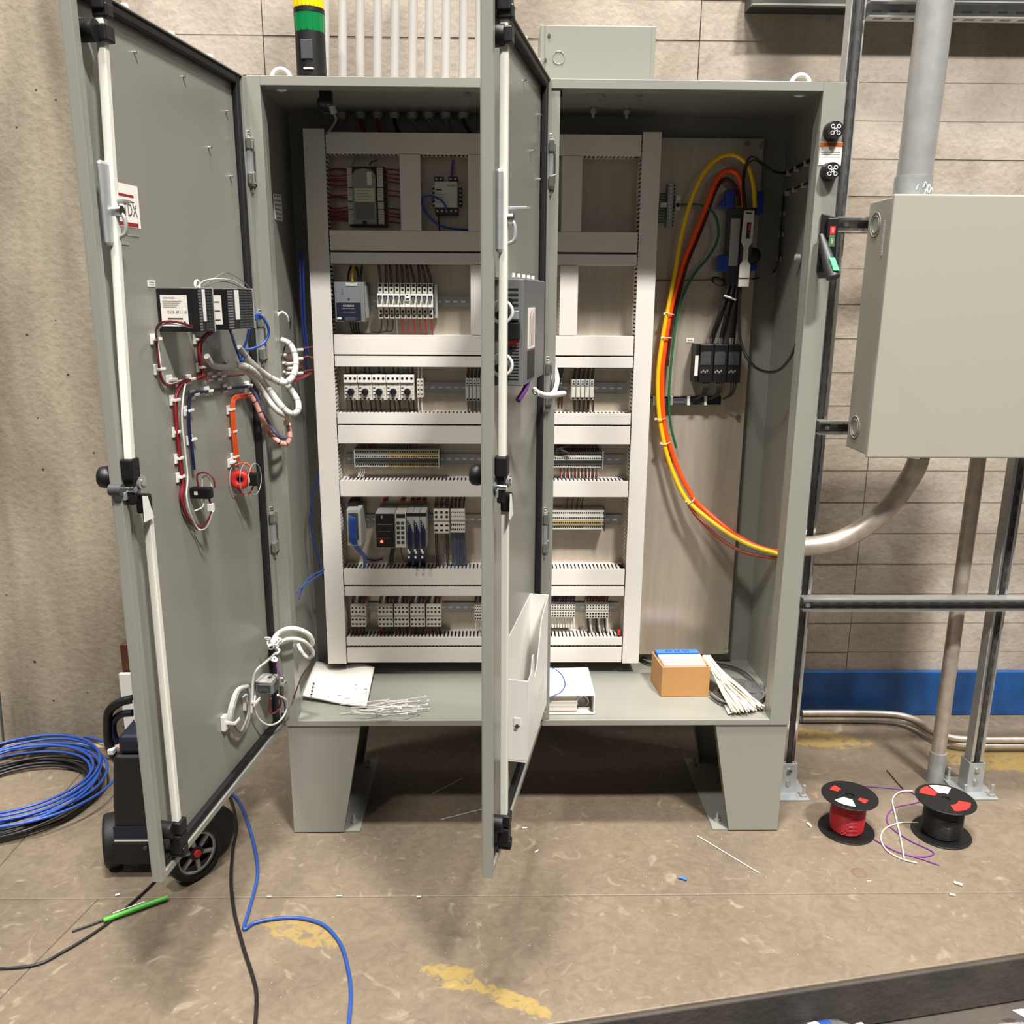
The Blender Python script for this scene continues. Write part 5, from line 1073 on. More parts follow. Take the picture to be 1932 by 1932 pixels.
b = B(); b.lathe(c, axr, [(.007, .002), (.009, .009), (.020, .011), (.0255, .004), (.025, -.012), (.015, -.018)], RED, 22); b.lathe(c, axr, [(.001, .0), (.0075, .001), (.0085, .006)], HOLE, 14); part(t, 'red_ring', b)
b = B(D1)
for vv, rr_ in ((-.015, .043), (.012, .042), (.034, .0405)): b.ring((um_, vv, zm_), (0, 1, 0), rr_, .0011, LGREY, 30, 6)
part(t, 'clear_shroud', b)
b = B(); b.tube(tp_([(um_+.012, -.012, z1+.02), (um_, .0, z1+.024), (um_, .02, z1+.02), (um_, .03, z1)]), .0024, ORGT, 7); b.tube(tp_([(um_+.02, -.005, z0-.004), (um_+.01, .0, z0-.02), (um_, .015, z0-.022), (um_, .03, z0)]), .0022, REDW, 7); part(t, 'wire', b)
# corrugated looms between door and cabinet
def loom(label, pts, r, mt=SLEEVE, band=True, group='grey braided looms at the left hinge'):
    P = [D1((*(lambda q: (q[0], p[2], q[1]))(D1.px(p[0], p[1], p[2])),)) if p[3] == 'd' else PY(p[0], p[1], p[2]) for p in pts]
    t = thing('cable_loom', label, 'cable loom', P[0], group); b = B(); b.tube(P, r, mt, 10, 8); part(t, 'sleeve', b)
    if band:
        S = smooth_path(P, 10)
        for k in range(6, len(S)-4, 9):
            b = B(); b.cyl(S[k], S[k]+(S[k+1]-S[k]).normalized()*.0025, r*1.06, BLACK if mt is PINKS else MGREY, 10); part(t, 'band', b)
    return t
loom('upper grey braided loom curling from behind the flange into the door', [(450, 655, .01, 'd'), (470, 680, .02, 'd'), (498, 705, .03, 'd'), (520, 718, -.04, 'y'), (536, 722, -.03, 'y'), (551, 712, 0.0, 'y'), (558, 690, .03, 'y'), (555, 665, .05, 'y'), (545, 648, .06, 'y'), (530, 641, .06, 'y')], .0085)
loom('grey braided loom sweeping down from the door modules, highest of the long pair', [(424, 690, .0, 'd'), (455, 690, .02, 'd'), (475, 698, .03, 'd'), (500, 725, -.05, 'y'), (530, 765, -.06, 'y'), (548, 780, -.06, 'y'), (562, 775, -.04, 'y'), (561, 755, -.01, 'y'), (545, 730, .02, 'y'), (528, 715, .05, 'y')], .0085)
loom('grey braided loom lying below the long one, ending under the flange', [(390, 672, 0, 'd'), (404, 690, 0, 'd'), (440, 694, .01, 'd'), (472, 706, .02, 'd'), (495, 738, -.06, 'y'), (520, 772, -.07, 'y'), (541, 787, -.05, 'y'), (540, 800, -.02, 'y')], .0075, band=False)
loom('pink striped loom hanging from the orange-red wires', [(472, 745, 0, 'd'), (484, 765, .01, 'd'), (495, 790, .02, 'd'), (508, 815, .01, 'd'), (524, 832, -.07, 'y'), (538, 838, -.06, 'y'), (546, 828, -.04, 'y'), (545, 805, -.02, 'y'), (538, 790, 0, 'y')], .0068, PINKS)
cable('door_wire', 'dark slate cable sagging beside the pink striped loom', pds(D1, [(470, 730, 0), (482, 745, .01), (492, 770, .015), (505, 795, .015)], 0)+pys([(518, 815, -.06), (530, 825, -.05), (542, 825, -.04)], -.05), .005, SLATE)
# lower door group: grey receptacle with coiled grey cable
u0, u1, v1, z0, z1 = dside(D1, 482, 514, 529, 1291, 1312)
t = thing('door_receptacle', 'grey receptacle body low on the left door with red and purple wires', 'receptacle', D1(((u0+u1)/2, 0, z0)))
b = B(D1); b.box(u0, u1, -.0205, v1, z0, z1, MGREY); b.box(u0, u1, -.0205, v1-.003, z1, z1+.008, LGREY); bd = part(t, 'housing', b, .003)
b = B(D1); b.box(u1, u1+.001, -.014, v1-.006, z0+.008, z1-.004, DGREY); b.box(u1+.0005, u1+.003, -.008, v1-.014, z0+.010, z0+.016, CHROME); b.box(u0+.008, u1-.012, v1-.0005, v1+.0008, z0+.005, z1-.003, BLACK); part(bd, 'opening', b)
b = B(D1); b.cyl(((u0+u1)/2, .012, z1+.008), ((u0+u1)/2, .012, z1+.010), .006, DGREY, 12); part(bd, 'screw', b)
b = B(); b.tube(pds(D1, [(511, 1318, .03), (508, 1335, .02), (513, 1346, .02), (524, 1340, .02), (530, 1325, .03), (524, 1312, .04)], .02), .0028, BURG, 8); part(t, 'red_wire', b)
b = B(); b.tube(pds(D1, [(525, 1312, .04), (536, 1324, .03), (538, 1342, .02)], .02), .0026, PURW, 8); b.tube(pds(D1, [(519, 1248, .03), (524, 1262, .04), (530, 1276, .05)], .03), .002, PURW, 8); part(t, 'purple_wire', b)
b = B(); q = []
for k in range(4):
    a0 = [(467+k*1.5-3, 1294+k*1.2), (448+k*2-3, 1303+k), (431+k*3, 1345+k), (433+k*3, 1370-k), (448+k*1.5, 1388-k*2.5), (462-k, 1378-k*2), (472-k*1.2, 1345), (474-k*1.3, 1315), (470-k, 1298)]
    b.tube(pds(D1, a0, -.008+k*.005), .0033, GRYW if k == 3 else LGREY, 8, 6, True)
single('cable_coil', b, 'coil of light grey cable tied low on the left door', 'cable coil')
for k, (x, y) in enumerate(((427, 1364), (467, 1325))):
    q = U1(x, y, -.01); b = B(D1); b.box(q[0]-.012, q[0]+.010, -.0205, -.010, q[1]-.02, q[1]+.02, WHITE); b.box(q[0]-.028, q[0]+.002, .012, .015, q[1]-.004, q[1]+.004, WHITE); b.box(q[0]-.004, q[0]+.002, -.01, .012, q[1]-.004, q[1]+.004, WHITE); single('wire_clip', b, ('white clip strap around the outer side of the grey cable coil', 'white clip strap between grey cable coil and receptacle')[k], 'wire clip', bevel=.001)
dcable('light grey cable rising from the coil to the knotted ties', [(474, 1345, 0), (476, 1310, 0), (478, 1280, 0), (486, 1262, .01), (503, 1248, .02), (520, 1232, .03)], .0036, LGREY, 'cable', 'grey_cable')
dcable('light grey cable drooping in a half circle below the receptacle', [(481, 1312, 0), (480, 1335, 0), (489, 1357, 0), (508, 1368, .01), (528, 1360, .02), (540, 1340, .03), (540, 1322, .04), (524, 1311, .04)], .0028, WHTW, 'cable', 'grey_cable')
loom('white braided loom arching from the knotted ties over the flange, upper arch', [(512, 1215, .03, 'd'), (522, 1198, -.05, 'y'), (540, 1187, -.05, 'y'), (562, 1187, -.04, 'y'), (582, 1197, -.02, 'y'), (590, 1212, 0, 'y'), (585, 1220, .01, 'y')], .007, WHTW, False, 'white braided looms at the lower hinge')
loom('white braided loom arching from the knotted ties, lower arch curling back', [(520, 1222, .03, 'd'), (530, 1211, -.05, 'y'), (550, 1205, -.05, 'y'), (573, 1210, -.03, 'y'), (588, 1225, 0, 'y'), (590, 1236, .01, 'y'), (580, 1241, .02, 'y'), (568, 1228, .03, 'y'), (562, 1215, .04, 'y')], .006, WHTW, False, 'white braided looms at the lower hinge')
b = B(); rnd = random.Random(9)
for k in range(14): q = D1.px(508+rnd.uniform(0, 22), 1205+rnd.uniform(0, 42), .035); p = D1((q[0], .03+rnd.uniform(-.008, .012), q[1])); b.ring(p, V((rnd.uniform(-1, 1), rnd.uniform(-1, 1), rnd.uniform(-1, 1))), .007, .0026, WHITE, 10, 6)
single('cable_tie_knot', b, 'knotted cluster of white cable ties above the door receptacle', 'cable ties', stuff=True)
cable('ground_strap', 'thin brown ground wire dropping to the hinge bolt beside papers', pys([(589, 1240, .02), (586, 1252, .01), (570, 1275, 0), (560, 1300, -.01), (553, 1318, -.02)], 0), .002, BRNZ, 'wire')
# inside the hinge-side wall
b = B(); p = [PX(514, 365, .0042), PX(530, 367, .0042), PX(533, 418, .0042), PX(519, 414, .0042)]; b.prism(p, (.001, 0, 0), PAPER)
for k in range(6): f = k/6; a = p[0]*(1-f)+p[3]*f; c = p[1]*(1-f)+p[2]*f; b.prism([a+(c-a)*.1+V((.0012, 0, -.004)), a+(c-a)*.9+V((.0012, 0, -.004)), a+(c-a)*.9+V((.0012, 0, -.008)), a+(c-a)*.1+V((.0012, 0, -.008))], (.0003, 0, 0), PRINTG)
single('rating_label', b, 'white printed label on the inner hinge-side cabinet wall', 'label')
for k, (r, pts) in enumerate(((.003, [(566, 470), (567, 540), (570, 600), (576, 660), (580, 700)]), (.003, [(572, 470), (573, 560), (576, 620), (582, 668)]))): cable('side_wall_cable', ['blue cable hanging down inside the hinge-side wall', 'second blue cable beside the first inside the hinge-side wall'][k], pys([(x, y, .30) for x, y in pts], .30), r, BLUESHADE)
cable('side_wall_cable', 'blue cable hanging lower behind the tall duct toward the floor', pys([(603, 885, .33), (592, 930, .32), (586, 975, .31), (592, 1020, .31), (603, 1060, .32), (612, 1095, .34)], .3), .0028, BLUESHADE)
cable('side_wall_cable', 'short tangled blue wires at the hinge-side flange', pys([(612, 1075, .28), (590, 1085, .24), (575, 1100, .18), (563, 1130, .12)], .2), .0022, BLUEC)
cable('side_wall_cable', 'short blue wire splaying below the tangled one', pys([(610, 1080, .28), (588, 1095, .22), (568, 1110, .14), (560, 1118, .1)], .2), .0018, BLUEC)
cable('white_loop', 'white cable loop at the inner hinge-side flange', pys([(521, 606, .04), (524, 594, .05), (533, 589, .06), (541, 596, .07), (544, 606, .08)], .06), .0035, WHTW, 'wire')
cable('black_loop', 'thin black wire loop behind the white loop', pys([(522, 586, .05), (535, 588, .08), (546, 602, .1), (547, 620, .1), (540, 645, .08), (528, 690, .05)], .08), .002, BLKW, 'wire')
rnd = random.Random(2)
for k in range(9):
    px, py = ((534, 670), (534, 685), (533, 702), (546, 686), (549, 695), (546, 704), (566, 660), (566, 677), (566, 704))[k]; p = PY(px, py, .2); t = thing('terminated_wire', f'burgundy wire with white end sleeve, {("upper", "middle", "lower")[k % 3]} of three {("nearest the hinge-side flange", "just behind the grey loom", "nearest the tall white duct")[k//3]}', 'wire', p, 'burgundy wires at the hinge-side wall')
    b = B(); b.tube([p, p+V((.010, .05, .004)), p+V((.016, .1, rnd.uniform(-.008, .008)))], .0022, REDW if k % 2 else BURG, 6); part(t, 'wire', b)
    b = B(); b.cyl(p+V((-.008, -.008, 0)), p+V((.006, .008, 0)), .0045, WHITE, 8); part(t, 'sleeve', b)
cable('red_bundle', 'red wire bundle running back beside the tall duct', pys([(556, 718, .18), (570, 712, .22), (580, 707, .28), (586, 704, .34)], .2), .005, REDW, 'wire')

# ================================================================ RIGHT DOOR EQUIPMENT
V2 = .045; zT, zB = 1.663, 1.455; ua, ub = .372, .650
t = thing('operator_panel', 'grey vented back of an operator panel on the right door', 'operator panel', D2((.51, 0, zB)))
b = B(D2); b.box(ua, ub, -.02, V2, zB, zT, mat('panel_case_grey', (122, 124, 124), .4, .3)); bd = part(t, 'case', b, .002)
b = B(D2)
for k in range(5): b.box(ub-.0003, ub+.0006, -.004, .034, zT-.022-k*.010, zT-.018-k*.010, HOLE)
for k in range(3): b.box(ub-.0003, ub+.0006, .018, .036, zT-.075-k*.009, zT-.072-k*.009, HOLE)
for k in range(15): b.box(ub-.0003, ub+.0006, (.018 if k > 3 else -.002), .036, zB+.012+k*.0062, zB+.0145+k*.0062, HOLE)
part(bd, 'vent_slots', b, stuff=True)
b = B(D2); b.box(ua+.14, ub-.05, V2-.0002, V2+.0008, zB+.07, zT-.055, PAPER)
for k in range(6): b.box(ua+.15+k*.011, ua+.154+k*.011, V2+.0008, V2+.0011, zB+.075, zT-.06-.006*(k % 3), PRINTR if k % 2 else PRINTG)
part(bd, 'white_label', b)
b = B(D2); b.box(ua+.14, ub-.05, V2-.0002, V2+.0008, zB+.008, zB+.066, BLACK); part(bd, 'black_window', b)
b = B(D2); b.box(ub-.002, ub+.012, .012, .038, zB+.092, zB+.125, BLACK); b.box(ub-.002, ub+.008, .016, .036, zB+.13, zB+.148, ZINC); part(bd, 'connector', b, .002)
b = B(D2); b.box(ub, ub+.006, .014, .034, zB+.082, zB+.090, RED); part(bd, 'red_terminal', b)
b = B(D2); b.cyl((ub, -.002+.018, zB+.165), (ub+.006, .016, zB+.165), .007, BLACK, 12); b.cyl((ub, .016, zB+.068), (ub+.006, .016, zB+.068), .007, BLACK, 12); part(bd, 'jack', b)
for zz in (zB+.145, zB+.042):
    b = B(D2); b.ring((ub+.014, .004, zz), (1, 0, 0), .021, .0035, WHITE, 22, 8); b.cyl((ub, .004, zz-.006), (ub+.012, .004, zz-.006), .012, BLACK, 14); part(t, 'white_ring_clamp', b)
b = B(D2); b.box(ua-.01, ub-.01, -.02, .03, zT, zT+.004, ZINC)
for k in range(5): b.cyl((ua+.02+k*.06, .02, zT+.004), (ua+.02+k*.06, .02, zT+.012), .004, WHITE, 8)
part(t, 'clamp_rail', b)
cable('panel_cable', 'purple cable curving under the operator panel', [D2((.56, .04, zB+.004)), D2((.575, .036, zB-.015)), D2((.60, .026, zB-.035))], .006, PURW)
lp2 = [D2((.50, .05, zB-.028)), D2((.46, .065, zB-.038)), D2((.35, .09, zB-.045))]+pys([(1032, 748, -.1), (1045, 740, -.06), (1051, 722, -.02), (1050, 705, .02), (1045, 690, .05)], 0)
b = B(); b.tube(lp2, .0065, WHTW, 10, 8); 
for k, p in enumerate(smooth_path(lp2, 8)[2:-2:3]): b.cyl(p+V((0, 0, -.0068)), p+V((0, 0, .0068)), .0014, DGREY, 5)
single('cable_loom', b, 'white flecked loom curling from the operator panel into the cabinet', 'cable loom')
b = B()
for k in range(4): b.ring(D2((.50+.008*k, .05, zB-.028+.004*(k % 2))), V((1, .3*k, .5)), .007, .0025, WHITE, 10, 6)
single('cable_tie_knot', b, 'white cable tie cluster at the end of the flecked loom', 'cable ties', stuff=True)
# document pocket
t = thing('document_pocket', 'white plastic document pocket with cut-out front low on the right door', 'document pocket', D2((.28, 0, .50)))
b = B(D2); b.box(.12, .45, -.0205, -.019, .50, .83, WHITE); b.box(.447, .45, -.019, .028, .505, .72, WHITE); b.box(.12, .45, -.019, .028, .50, .503, WHITE); b.box(.12, .123, -.019, .028, .503, .83, WHITE); part(t, 'back_panel', b)
b = B(D2); b.prism([(.12, .028, .50), (.45, .028, .505), (.45, .028, .72), (.405, .028, .722), (.385, .028, .76), (.365, .028, .755), (.345, .028, .685), (.31, .028, .70), (.24, .028, .80), (.12, .028, .83)], (0, .002, 0), WHITE); fp = part(t, 'front_panel', b, .0008)
b = B(D2)
for k in range(9): b.box(.16, .33, .0300, .0306, .52+k*.012, .523+k*.012, LGREY)
part(fp, 'embossed_text', b, stuff=True)
b = B(D2); b.box(.449, .452, -.005, .012, .60, .62, WHITE); b.cyl((.449, .004, .60), (.456, .004, .60), .005, DGREY, 8); part(t, 'rivet', b)

# ================================================================ ON TOP OF THE CABINET
tops = [(612, 618), (645, 650.5), (678.5, 682.5), (711, 716), (743.5, 749.5), (777, 782.5), (808, 813.5), (840, 844.5), (873, 876.5), (903, 907)]
for i, (xb, xt) in enumerate(tops):
    p = PY(xb, 146, .27); q = PY(xt, 0, .27); t = thing('conduit', f'galvanised conduit rising from the cabinet roof, {("first", "second", "third", "fourth", "fifth", "sixth", "seventh", "eighth", "ninth", "tenth")[i]} from the stack light', 'conduit', (p.x, .27, ZT), 'conduits on the cabinet roof')
    dx = (q.x-p.x); b = B(); b.tube([(p.x, .27, ZT+.02), (p.x+dx*.6, .27, ZT+.25), (p.x+dx, .27, ZT+.5), (p.x+dx, .27, ZT+1.0)], .0125, COND, 14, 3); part(t, 'pipe', b)
    b = B(); b.cyl((p.x, .27, ZT), (p.x, .27, ZT+.03), .0175, ZINC, 14); part(t, 'connector', b)
c = PY(589, 146, .09); cx, cy = PY(588.5, 142, .10).x, .10
t = thing('stack_light', 'black stack light with green and yellow lenses on the cabinet roof', 'signal light', (cx, cy, ZT)); zf = lambda py: PY(588, py, .10).z
rr = .0385
b = B(); b.cyl((cx, cy, ZT), (cx, cy, zf(64)), rr, BLACK, 28); b.box(cx-.018, cx+.012, cy-rr-.002, cy-rr+.006, zf(118), zf(82), DGREY); bs = part(t, 'base', b, .001)
b = B(); b.box(cx-.013, cx+.013, cy-rr-.003, cy-rr+.003, zf(137.5), zf(134.5), WHITE); part(bs, 'nameplate', b, .001)
b = B(); b.cyl((cx, cy, zf(64)), (cx, cy, zf(28)), rr, GREENL, 28)
for k in range(9): a = math.pi+k*math.pi/8; b.box(cx+rr*math.cos(a)-.001, cx+rr*math.cos(a)+.001, cy+rr*math.sin(a)-.001, cy+rr*math.sin(a)+.001, zf(62), zf(30), GREENL)
part(t, 'green_lens', b)
b = B(); b.cyl((cx, cy, zf(28)), (cx, cy, zf(19)), rr+.001, BLACK, 28); part(t, 'collar', b)
b = B(); b.cyl((cx, cy, zf(19)), (cx, cy, zf(-45)), rr, YELL, 28)
for k in range(13): a = math.pi+k*math.pi/12; b.box(cx+rr*math.cos(a)-.001, cx+rr*math.cos(a)+.001, cy+rr*math.sin(a)-.001, cy+rr*math.sin(a)+.001, zf(17), zf(-40), YELL)
part(t, 'yellow_lens', b)
b = B(); b.cyl((cx, cy, zf(-45)), (cx, cy, zf(-60)), rr, BLACK, 28); part(t, 'cap', b)
r_ = RC(1019, 48, 1236, 160, .16); t = thing('junction_box', 'grey steel junction box standing on the cabinet roof behind the right door', 'junction box', ((r_[0]+r_[1])/2, .24, ZT))
b = B(); b.box(r_[0], r_[1], .16, .31, ZT+.0006, r_[3], GRAY); jb = part(t, 'body', b, .002)
b = B(); b.box(r_[0]+.012, r_[1]-.012, .157, .161, ZT+.01, r_[3]-.001, GRAY); part(jb, 'cover', b, .002)
p = PY(1054, 109, .157); b = B(); b.ring((p.x, .1568, p.z), (0, 1, 0), .016, .0016, GRAY, 22, 6); part(jb, 'knockout', b)
for (px, py) in ((1036, 67), (1029, 113)): p = PY(px, py, .157); b = B(); b.cyl((p.x, .157, p.z), (p.x, .154, p.z), .004, DGREY, 10); part(jb, 'screw', b)

# ================================================================ STRUT STAND, GREY BOX, CONDUITS
def strut(b, p0, p1, facing, w_=.041, d_=.041, back=V((0, 1, 0))):
    # C-channel from p0 to p1, open side toward `facing`
    p0 = V(p0); p1 = V(p1); t = (p1-p0).normalized(); f = V(facing).normalized(); s = t.cross(f).normalized(); th = .0035
    def bar(a0, a1, f0, f1, mt):
        c = [s*a0+f*f0, s*a1+f*f0, s*a1+f*f1, s*a0+f*f1]; b.prism([p0+q for q in c], p1-p0, mt)
    bar(-w_/2, w_/2, -d_/2, -d_/2+th, STEEL); bar(-w_/2, -w_/2+th, -d_/2+th, d_/2, STEEL); bar(w_/2-th, w_/2, -d_/2+th, d_/2, STEEL)
    bar(-w_/2+th, -w_/2+.010, d_/2-th, d_/2, CHROME); bar(w_/2-.010, w_/2-th, d_/2-th, d_/2, CHROME)
    L = (p1-p0).length; n = int(L/.05)
    for k in range(n):
        q = p0+t*(.02+k*.05); c = [s*-.0065+f*(-d_/2-.0006), s*.0065+f*(-d_/2-.0006), s*.0065+f*(-d_/2+th+.0008), s*-.0065+f*(-d_/2+th+.0008)]; b.prism([q+x for x in c], t*.028, SLOT)
        c = [s*(w_/2-th-.0008)+f*-.0065, s*(w_/2+.0006)+f*-.0065, s*(w_/2+.0006)+f*.0065, s*(w_/2-th-.0008)+f*.0065]; b.prism([q+x for x in c], t*.028, SLOT)
def post(label, x, y, ztop):
    t = thing('strut_post', label, 'strut post', (x, y, 0)); b = B(); strut(b, (x, y, .03), (x, y, ztop), (.75, -.66, 0) if False else (0, -1, 0)); part(t, 'channel', b)
    b = B(); b.box(x-.027, x-.0225, y-.0245, y+.0245, .006, .115, ZINC); b.box(x+.0225, x+.027, y-.0245, y+.0245, .006, .115, ZINC); b.box(x-.027, x+.027, y+.0225, y+.0265, .006, .115, ZINC); b.box(x-.027, x+.027, y-.0285, y-.0245, .006, .115, ZINC); b.box(x-.062, x+.062, y-.07, y+.07, .0008, .007, ZINC); ft = part(t, 'post_base', b, .001)
    for (dx, dy) in ((-.046, -.054), (.046, -.054), (.046, .054), (-.046, .054)):
        b = B(); b.cyl((x+dx, y+dy, .007), (x+dx, y+dy, .05), .0055, ZINC, 8); b.cyl((x+dx, y+dy, .007), (x+dx, y+dy, .016), .011, ZINC, 6); part(ft, 'anchor_bolt', b)
    for zz in (.045, .09): b = B(); b.cyl((x, y-.0285, zz), (x, y-.0355, zz), .008, CHROME, 6); part(ft, 'bolt', b)
    return t
post('galvanised slotted strut post standing right beside the cabinet', 1.618, .235, 3.0)
post('galvanised slotted strut post at the far right behind the black wire spool', 2.255, .235, 1.165)
yb = .235-.041
for (py, lab) in ((423, 'short strut bracket joining post to the top of the grey box'), (808, 'short strut bracket joining post to the bottom of the grey box')):
    c = PY(1620, py, .165); t = thing('strut_bracket', lab, 'strut bracket', (1.66, .17, c.z)); b = B(); strut(b, (1.598, .190, c.z), (1.80, .190, c.z), (0, -1, 0), .041, .041); part(t, 'channel', b)
    b = B(); b.cyl((1.625, .179, c.z), (1.625, .172, c.z), .007, CHROME, 8); part(t, 'bolt', b)
c = PY(1700, 1138, .19); b = B(); strut(b, (1.60, .19, c.z), (3.2, .19, c.z), (0, -1, 0), .041, .041)
b.cyl((1.615, .178, c.z), (1.615, .170, c.z), .008, CHROME, 8); single('strut_rail', b, 'long horizontal strut rail crossing the posts below the grey box', 'strut rail')
c = PY(1700, 16, .19); b = B(); strut(b, (1.64, .21, c.z), (3.2, .21, c.z), (0, -1, 0), .041, .041); single('strut_rail', b, 'horizontal strut rail at the very top behind the big conduit', 'strut rail')
a = PY(1420, 9, .70); b = B(); b.box(a.x, 3.6, .72, .798, a.z+.002, a.z+.08, STRUTD); b.box(a.x, 3.6, .70, .72, a.z, a.z+.006, GRAY); single('cable_tray', b, 'dark steel cable tray along the wall at the top', 'cable tray')
# grey box
X0, X1, Y0, Y1, Z0, Z1 = 1.684, 2.42, .02, .168, 1.1985, 1.893
t = thing('electrical_box', 'large plain grey steel box hung on strut right of the cabinet', 'electrical box', ((X0+X1)/2, .1, Z0))
b = B(); b.box(X0, X1, Y0, Y1, Z0, Z1, GRAYD); bx = part(t, 'body', b, .003)
b = B(); b.box(X0-.004, X1+.004, Y0-.016, Y0-.001, Z0-.006, Z1+.006, GRAYD); part(t, 'door', b, .004, label='plain grey box door')
for zc in (PX(1646, 425, X0).z, PX(1603, 802, X0).z):
    b = B(); yc = .115; b.ring((X0-.0008, yc, zc), (1, 0, 0), .032, .0016, GRAYD, 24, 6); b.ring((X0-.0008, yc, zc), (1, 0, 0), .022, .0014, GRAYD, 24, 6); part(bx, 'knockout', b)
b = B()
for k in range(22): b.box(X0-.0012, X0+.0005, .052, .060, PX(1660, 420, X0).z-k*.0042, PX(1660, 420, X0).z-k*.0042+.0022, WHITE)
part(bx, 'side_print', b, stuff=True)
def pipe(name, label, pts, r, mt, fits=(), cat='conduit', sub=8):
    P = [V(p) for p in pts]; t = thing(name, label, cat, P[0] if P[0].z < P[-1].z else P[-1]); b = B(); b.tube(P, r, mt, 18, sub); part(t, 'pipe', b)
    for (p0, p1, rr_) in fits: b = B(); b.cyl(p0, p1, rr_, ZINC, 18); part(t, 'coupling', b, .001)
    return t
bc0 = PY(1723, 345, .10); bx_ = bc0.x
t = pipe('conduit', 'fat galvanised conduit dropping from above into the grey box', [(bx_, .10, Z1+.004), (bx_+.006, .10, Z1+.4), (bx_+.006, .10, 3.3)], .0465, STEEL, [((bx_, .10, Z1), (bx_, .10, Z1+.06), .0495)], sub=2)
b = B()
for k, (sx, sz) in enumerate(((-.012, .030), (.006, .036), (.018, .030), (.012, .018), (.026, .022))): b.tube([(bx_+sx, .10-.0505+abs(sx)*.25, Z1+sz-.008), (bx_+sx+.005, .10-.0505+abs(sx)*.25, Z1+sz+.006), (bx_+sx+.009, .10-.0503+abs(sx)*.3, Z1+sz-.002)], .0013, WHITE, 5, 3)
part(t, 'chalk_marks', b)
c1 = PY(1516, 1050, .2); ez = .865; e0 = V((W_+.003, .2, ez)); ebx = PY(1716, 870, .11).x
pipe('conduit', 'fat bare metal elbow conduit from the grey box into the cabinet side', [(W_+.0012, .178, ez+.02), (1.60, .178, ez+.018), (1.69, .176, ez+.035), (1.77, .168, ez+.085), (1.835, .152, ez+.16), (1.872, .135, ez+.24), (1.883, .12, ez+.29), (1.885, .115, Z0)], .0305, CONDR, [])
b = B(); p = PY(1736, 862, .075); b.cyl(p, p+V((-.03, .02, 0)), .008, CHROME, 12); b.cyl(p+V((0, -.003, 0)), p, .006, HOLE, 10); single('set_screw', b, 'small bright hex bolt beside the elbow under the grey box', 'bolt')
pipe('conduit', 'upright steel conduit from the grey box to the floor', [(2.160, .285, .0), (2.158, .285, .6), (2.150, .27, Z0+.02)], .0235, CONDR, [((2.160, .285, 0), (2.160, .285, .115), .0275)], sub=3)
for k, (dz, y_) in enumerate(((.055, .755), (.03, .72))):
    yy = y_; P = [PZ(1513, 1345+k*9, dz), PZ(1600, 1345+k*9, dz), PZ(1680, 1347+k*9, dz), PZ(1722, 1356+k*10, dz), PZ(1752, 1374+k*9, dz), PZ(1785, 1389+k*9, dz), PZ(1830, 1395+k*11, dz), PZ(1940, 1396+k*11, dz), PZ(2100, 1396+k*11, dz)]
    pipe('conduit', ('thin conduit bending along the floor against the blue wall base', 'thin conduit bending along the floor, in front of its twin')[k], P, .0115, CONDR, (), sub=5)
# ================================================================ FLOOR THINGS
SPR = mat('red_spool_wire', (186, 34, 46), .42)
def spool(label, cpx, cpy, tpx, tpy, R, core, mt, labels):
    c = PZ(cpx, cpy, 0); H = .118; t = thing('wire_spool', label, 'wire spool', (c.x, c.y, 0)); top = PZ(tpx, tpy, H); tilt = V((0, 0, 1))
    b = B(); b.lathe((c.x, c.y, .0008), tilt, [(.012, 0), (R, 0), (R+.001, .002), (R, .004), (.012, .0045), (.012, 0)], BLACK, 36, False); part(t, 'flange', b, .0008)
    b = B(); b.lathe((c.x, c.y, H), tilt, [(.013, 0), (R, 0), (R+.001, .002), (R, .004), (.013, .0045), (.013, 0)], BLACK, 36, False); fl2 = part(t, 'flange', b, .0008)
    b = B(); b.cyl((c.x, c.y, .005), (c.x, c.y, H), core*.55, BLACK, 20); part(t, 'core', b)
    b = B(); turns = 21; pts = []
    for k in range(turns*14+1):
        a = 2*math.pi*k/14; f = k/(turns*14); hh = .008+f*(H-.016); bul = core+.003*math.sin(math.pi*f); pts.append((c.x+bul*math.cos(a), c.y+bul*math.sin(a), hh+.0016*math.sin(a+k*.004)))
    b.tube(pts, .0025, mt, 6, 1); b.cyl((c.x, c.y, .007), (c.x, c.y, H-.005), core-.001, mt, 24); part(t, 'wire_winding', b)
    b = B()
    for (a0, a1, r0_, r1_, m_) in labels:
        n = 8; vs = [(c.x+r*math.cos(a0+(a1-a0)*i/n), c.y+r*math.sin(a0+(a1-a0)*i/n), H+.0052) for r in (r0_, r1_) for i in range(n+1)]; b.mark(); b.add(vs, [(i, i+1, n+2+i, n+1+i) for i in range(n)], m_)
    part(fl2, 'sticker', b)
spool('black spool of red wire standing nearest the cabinet leg', 1596, 1565, 1599, 1506, .084, .048, SPR, [(2.0, 2.6, .035, .06, RED), (3.6, 4.6, .025, .065, PAPER), (5.2, 5.7, .03, .055, RED)])
spool('black spool of black wire standing below the far strut post', 1775, 1572, 1782, 1506, .087, .054, BLKW, [(1.9, 2.7, .03, .075, RED), (.9, 1.8, .03, .075, PAPER), (4.6, 5.9, .035, .07, RED)])
fz = lambda pts, h=.004: [PZ(x, y, h) for x, y in pts]
cable('loose_wire', 'white wire curling on the floor between the two spools', fz([(1732, 1552), (1700, 1552), (1672, 1562), (1662, 1580), (1672, 1603), (1700, 1620), (1730, 1628)]), .002, WHTW, 'wire')
cable('loose_wire', 'white wire bent upright loop between the two spools', fz([(1722, 1492), (1698, 1494), (1684, 1508), (1688, 1532), (1698, 1575), (1706, 1620)], .005), .002, WHTW, 'wire')
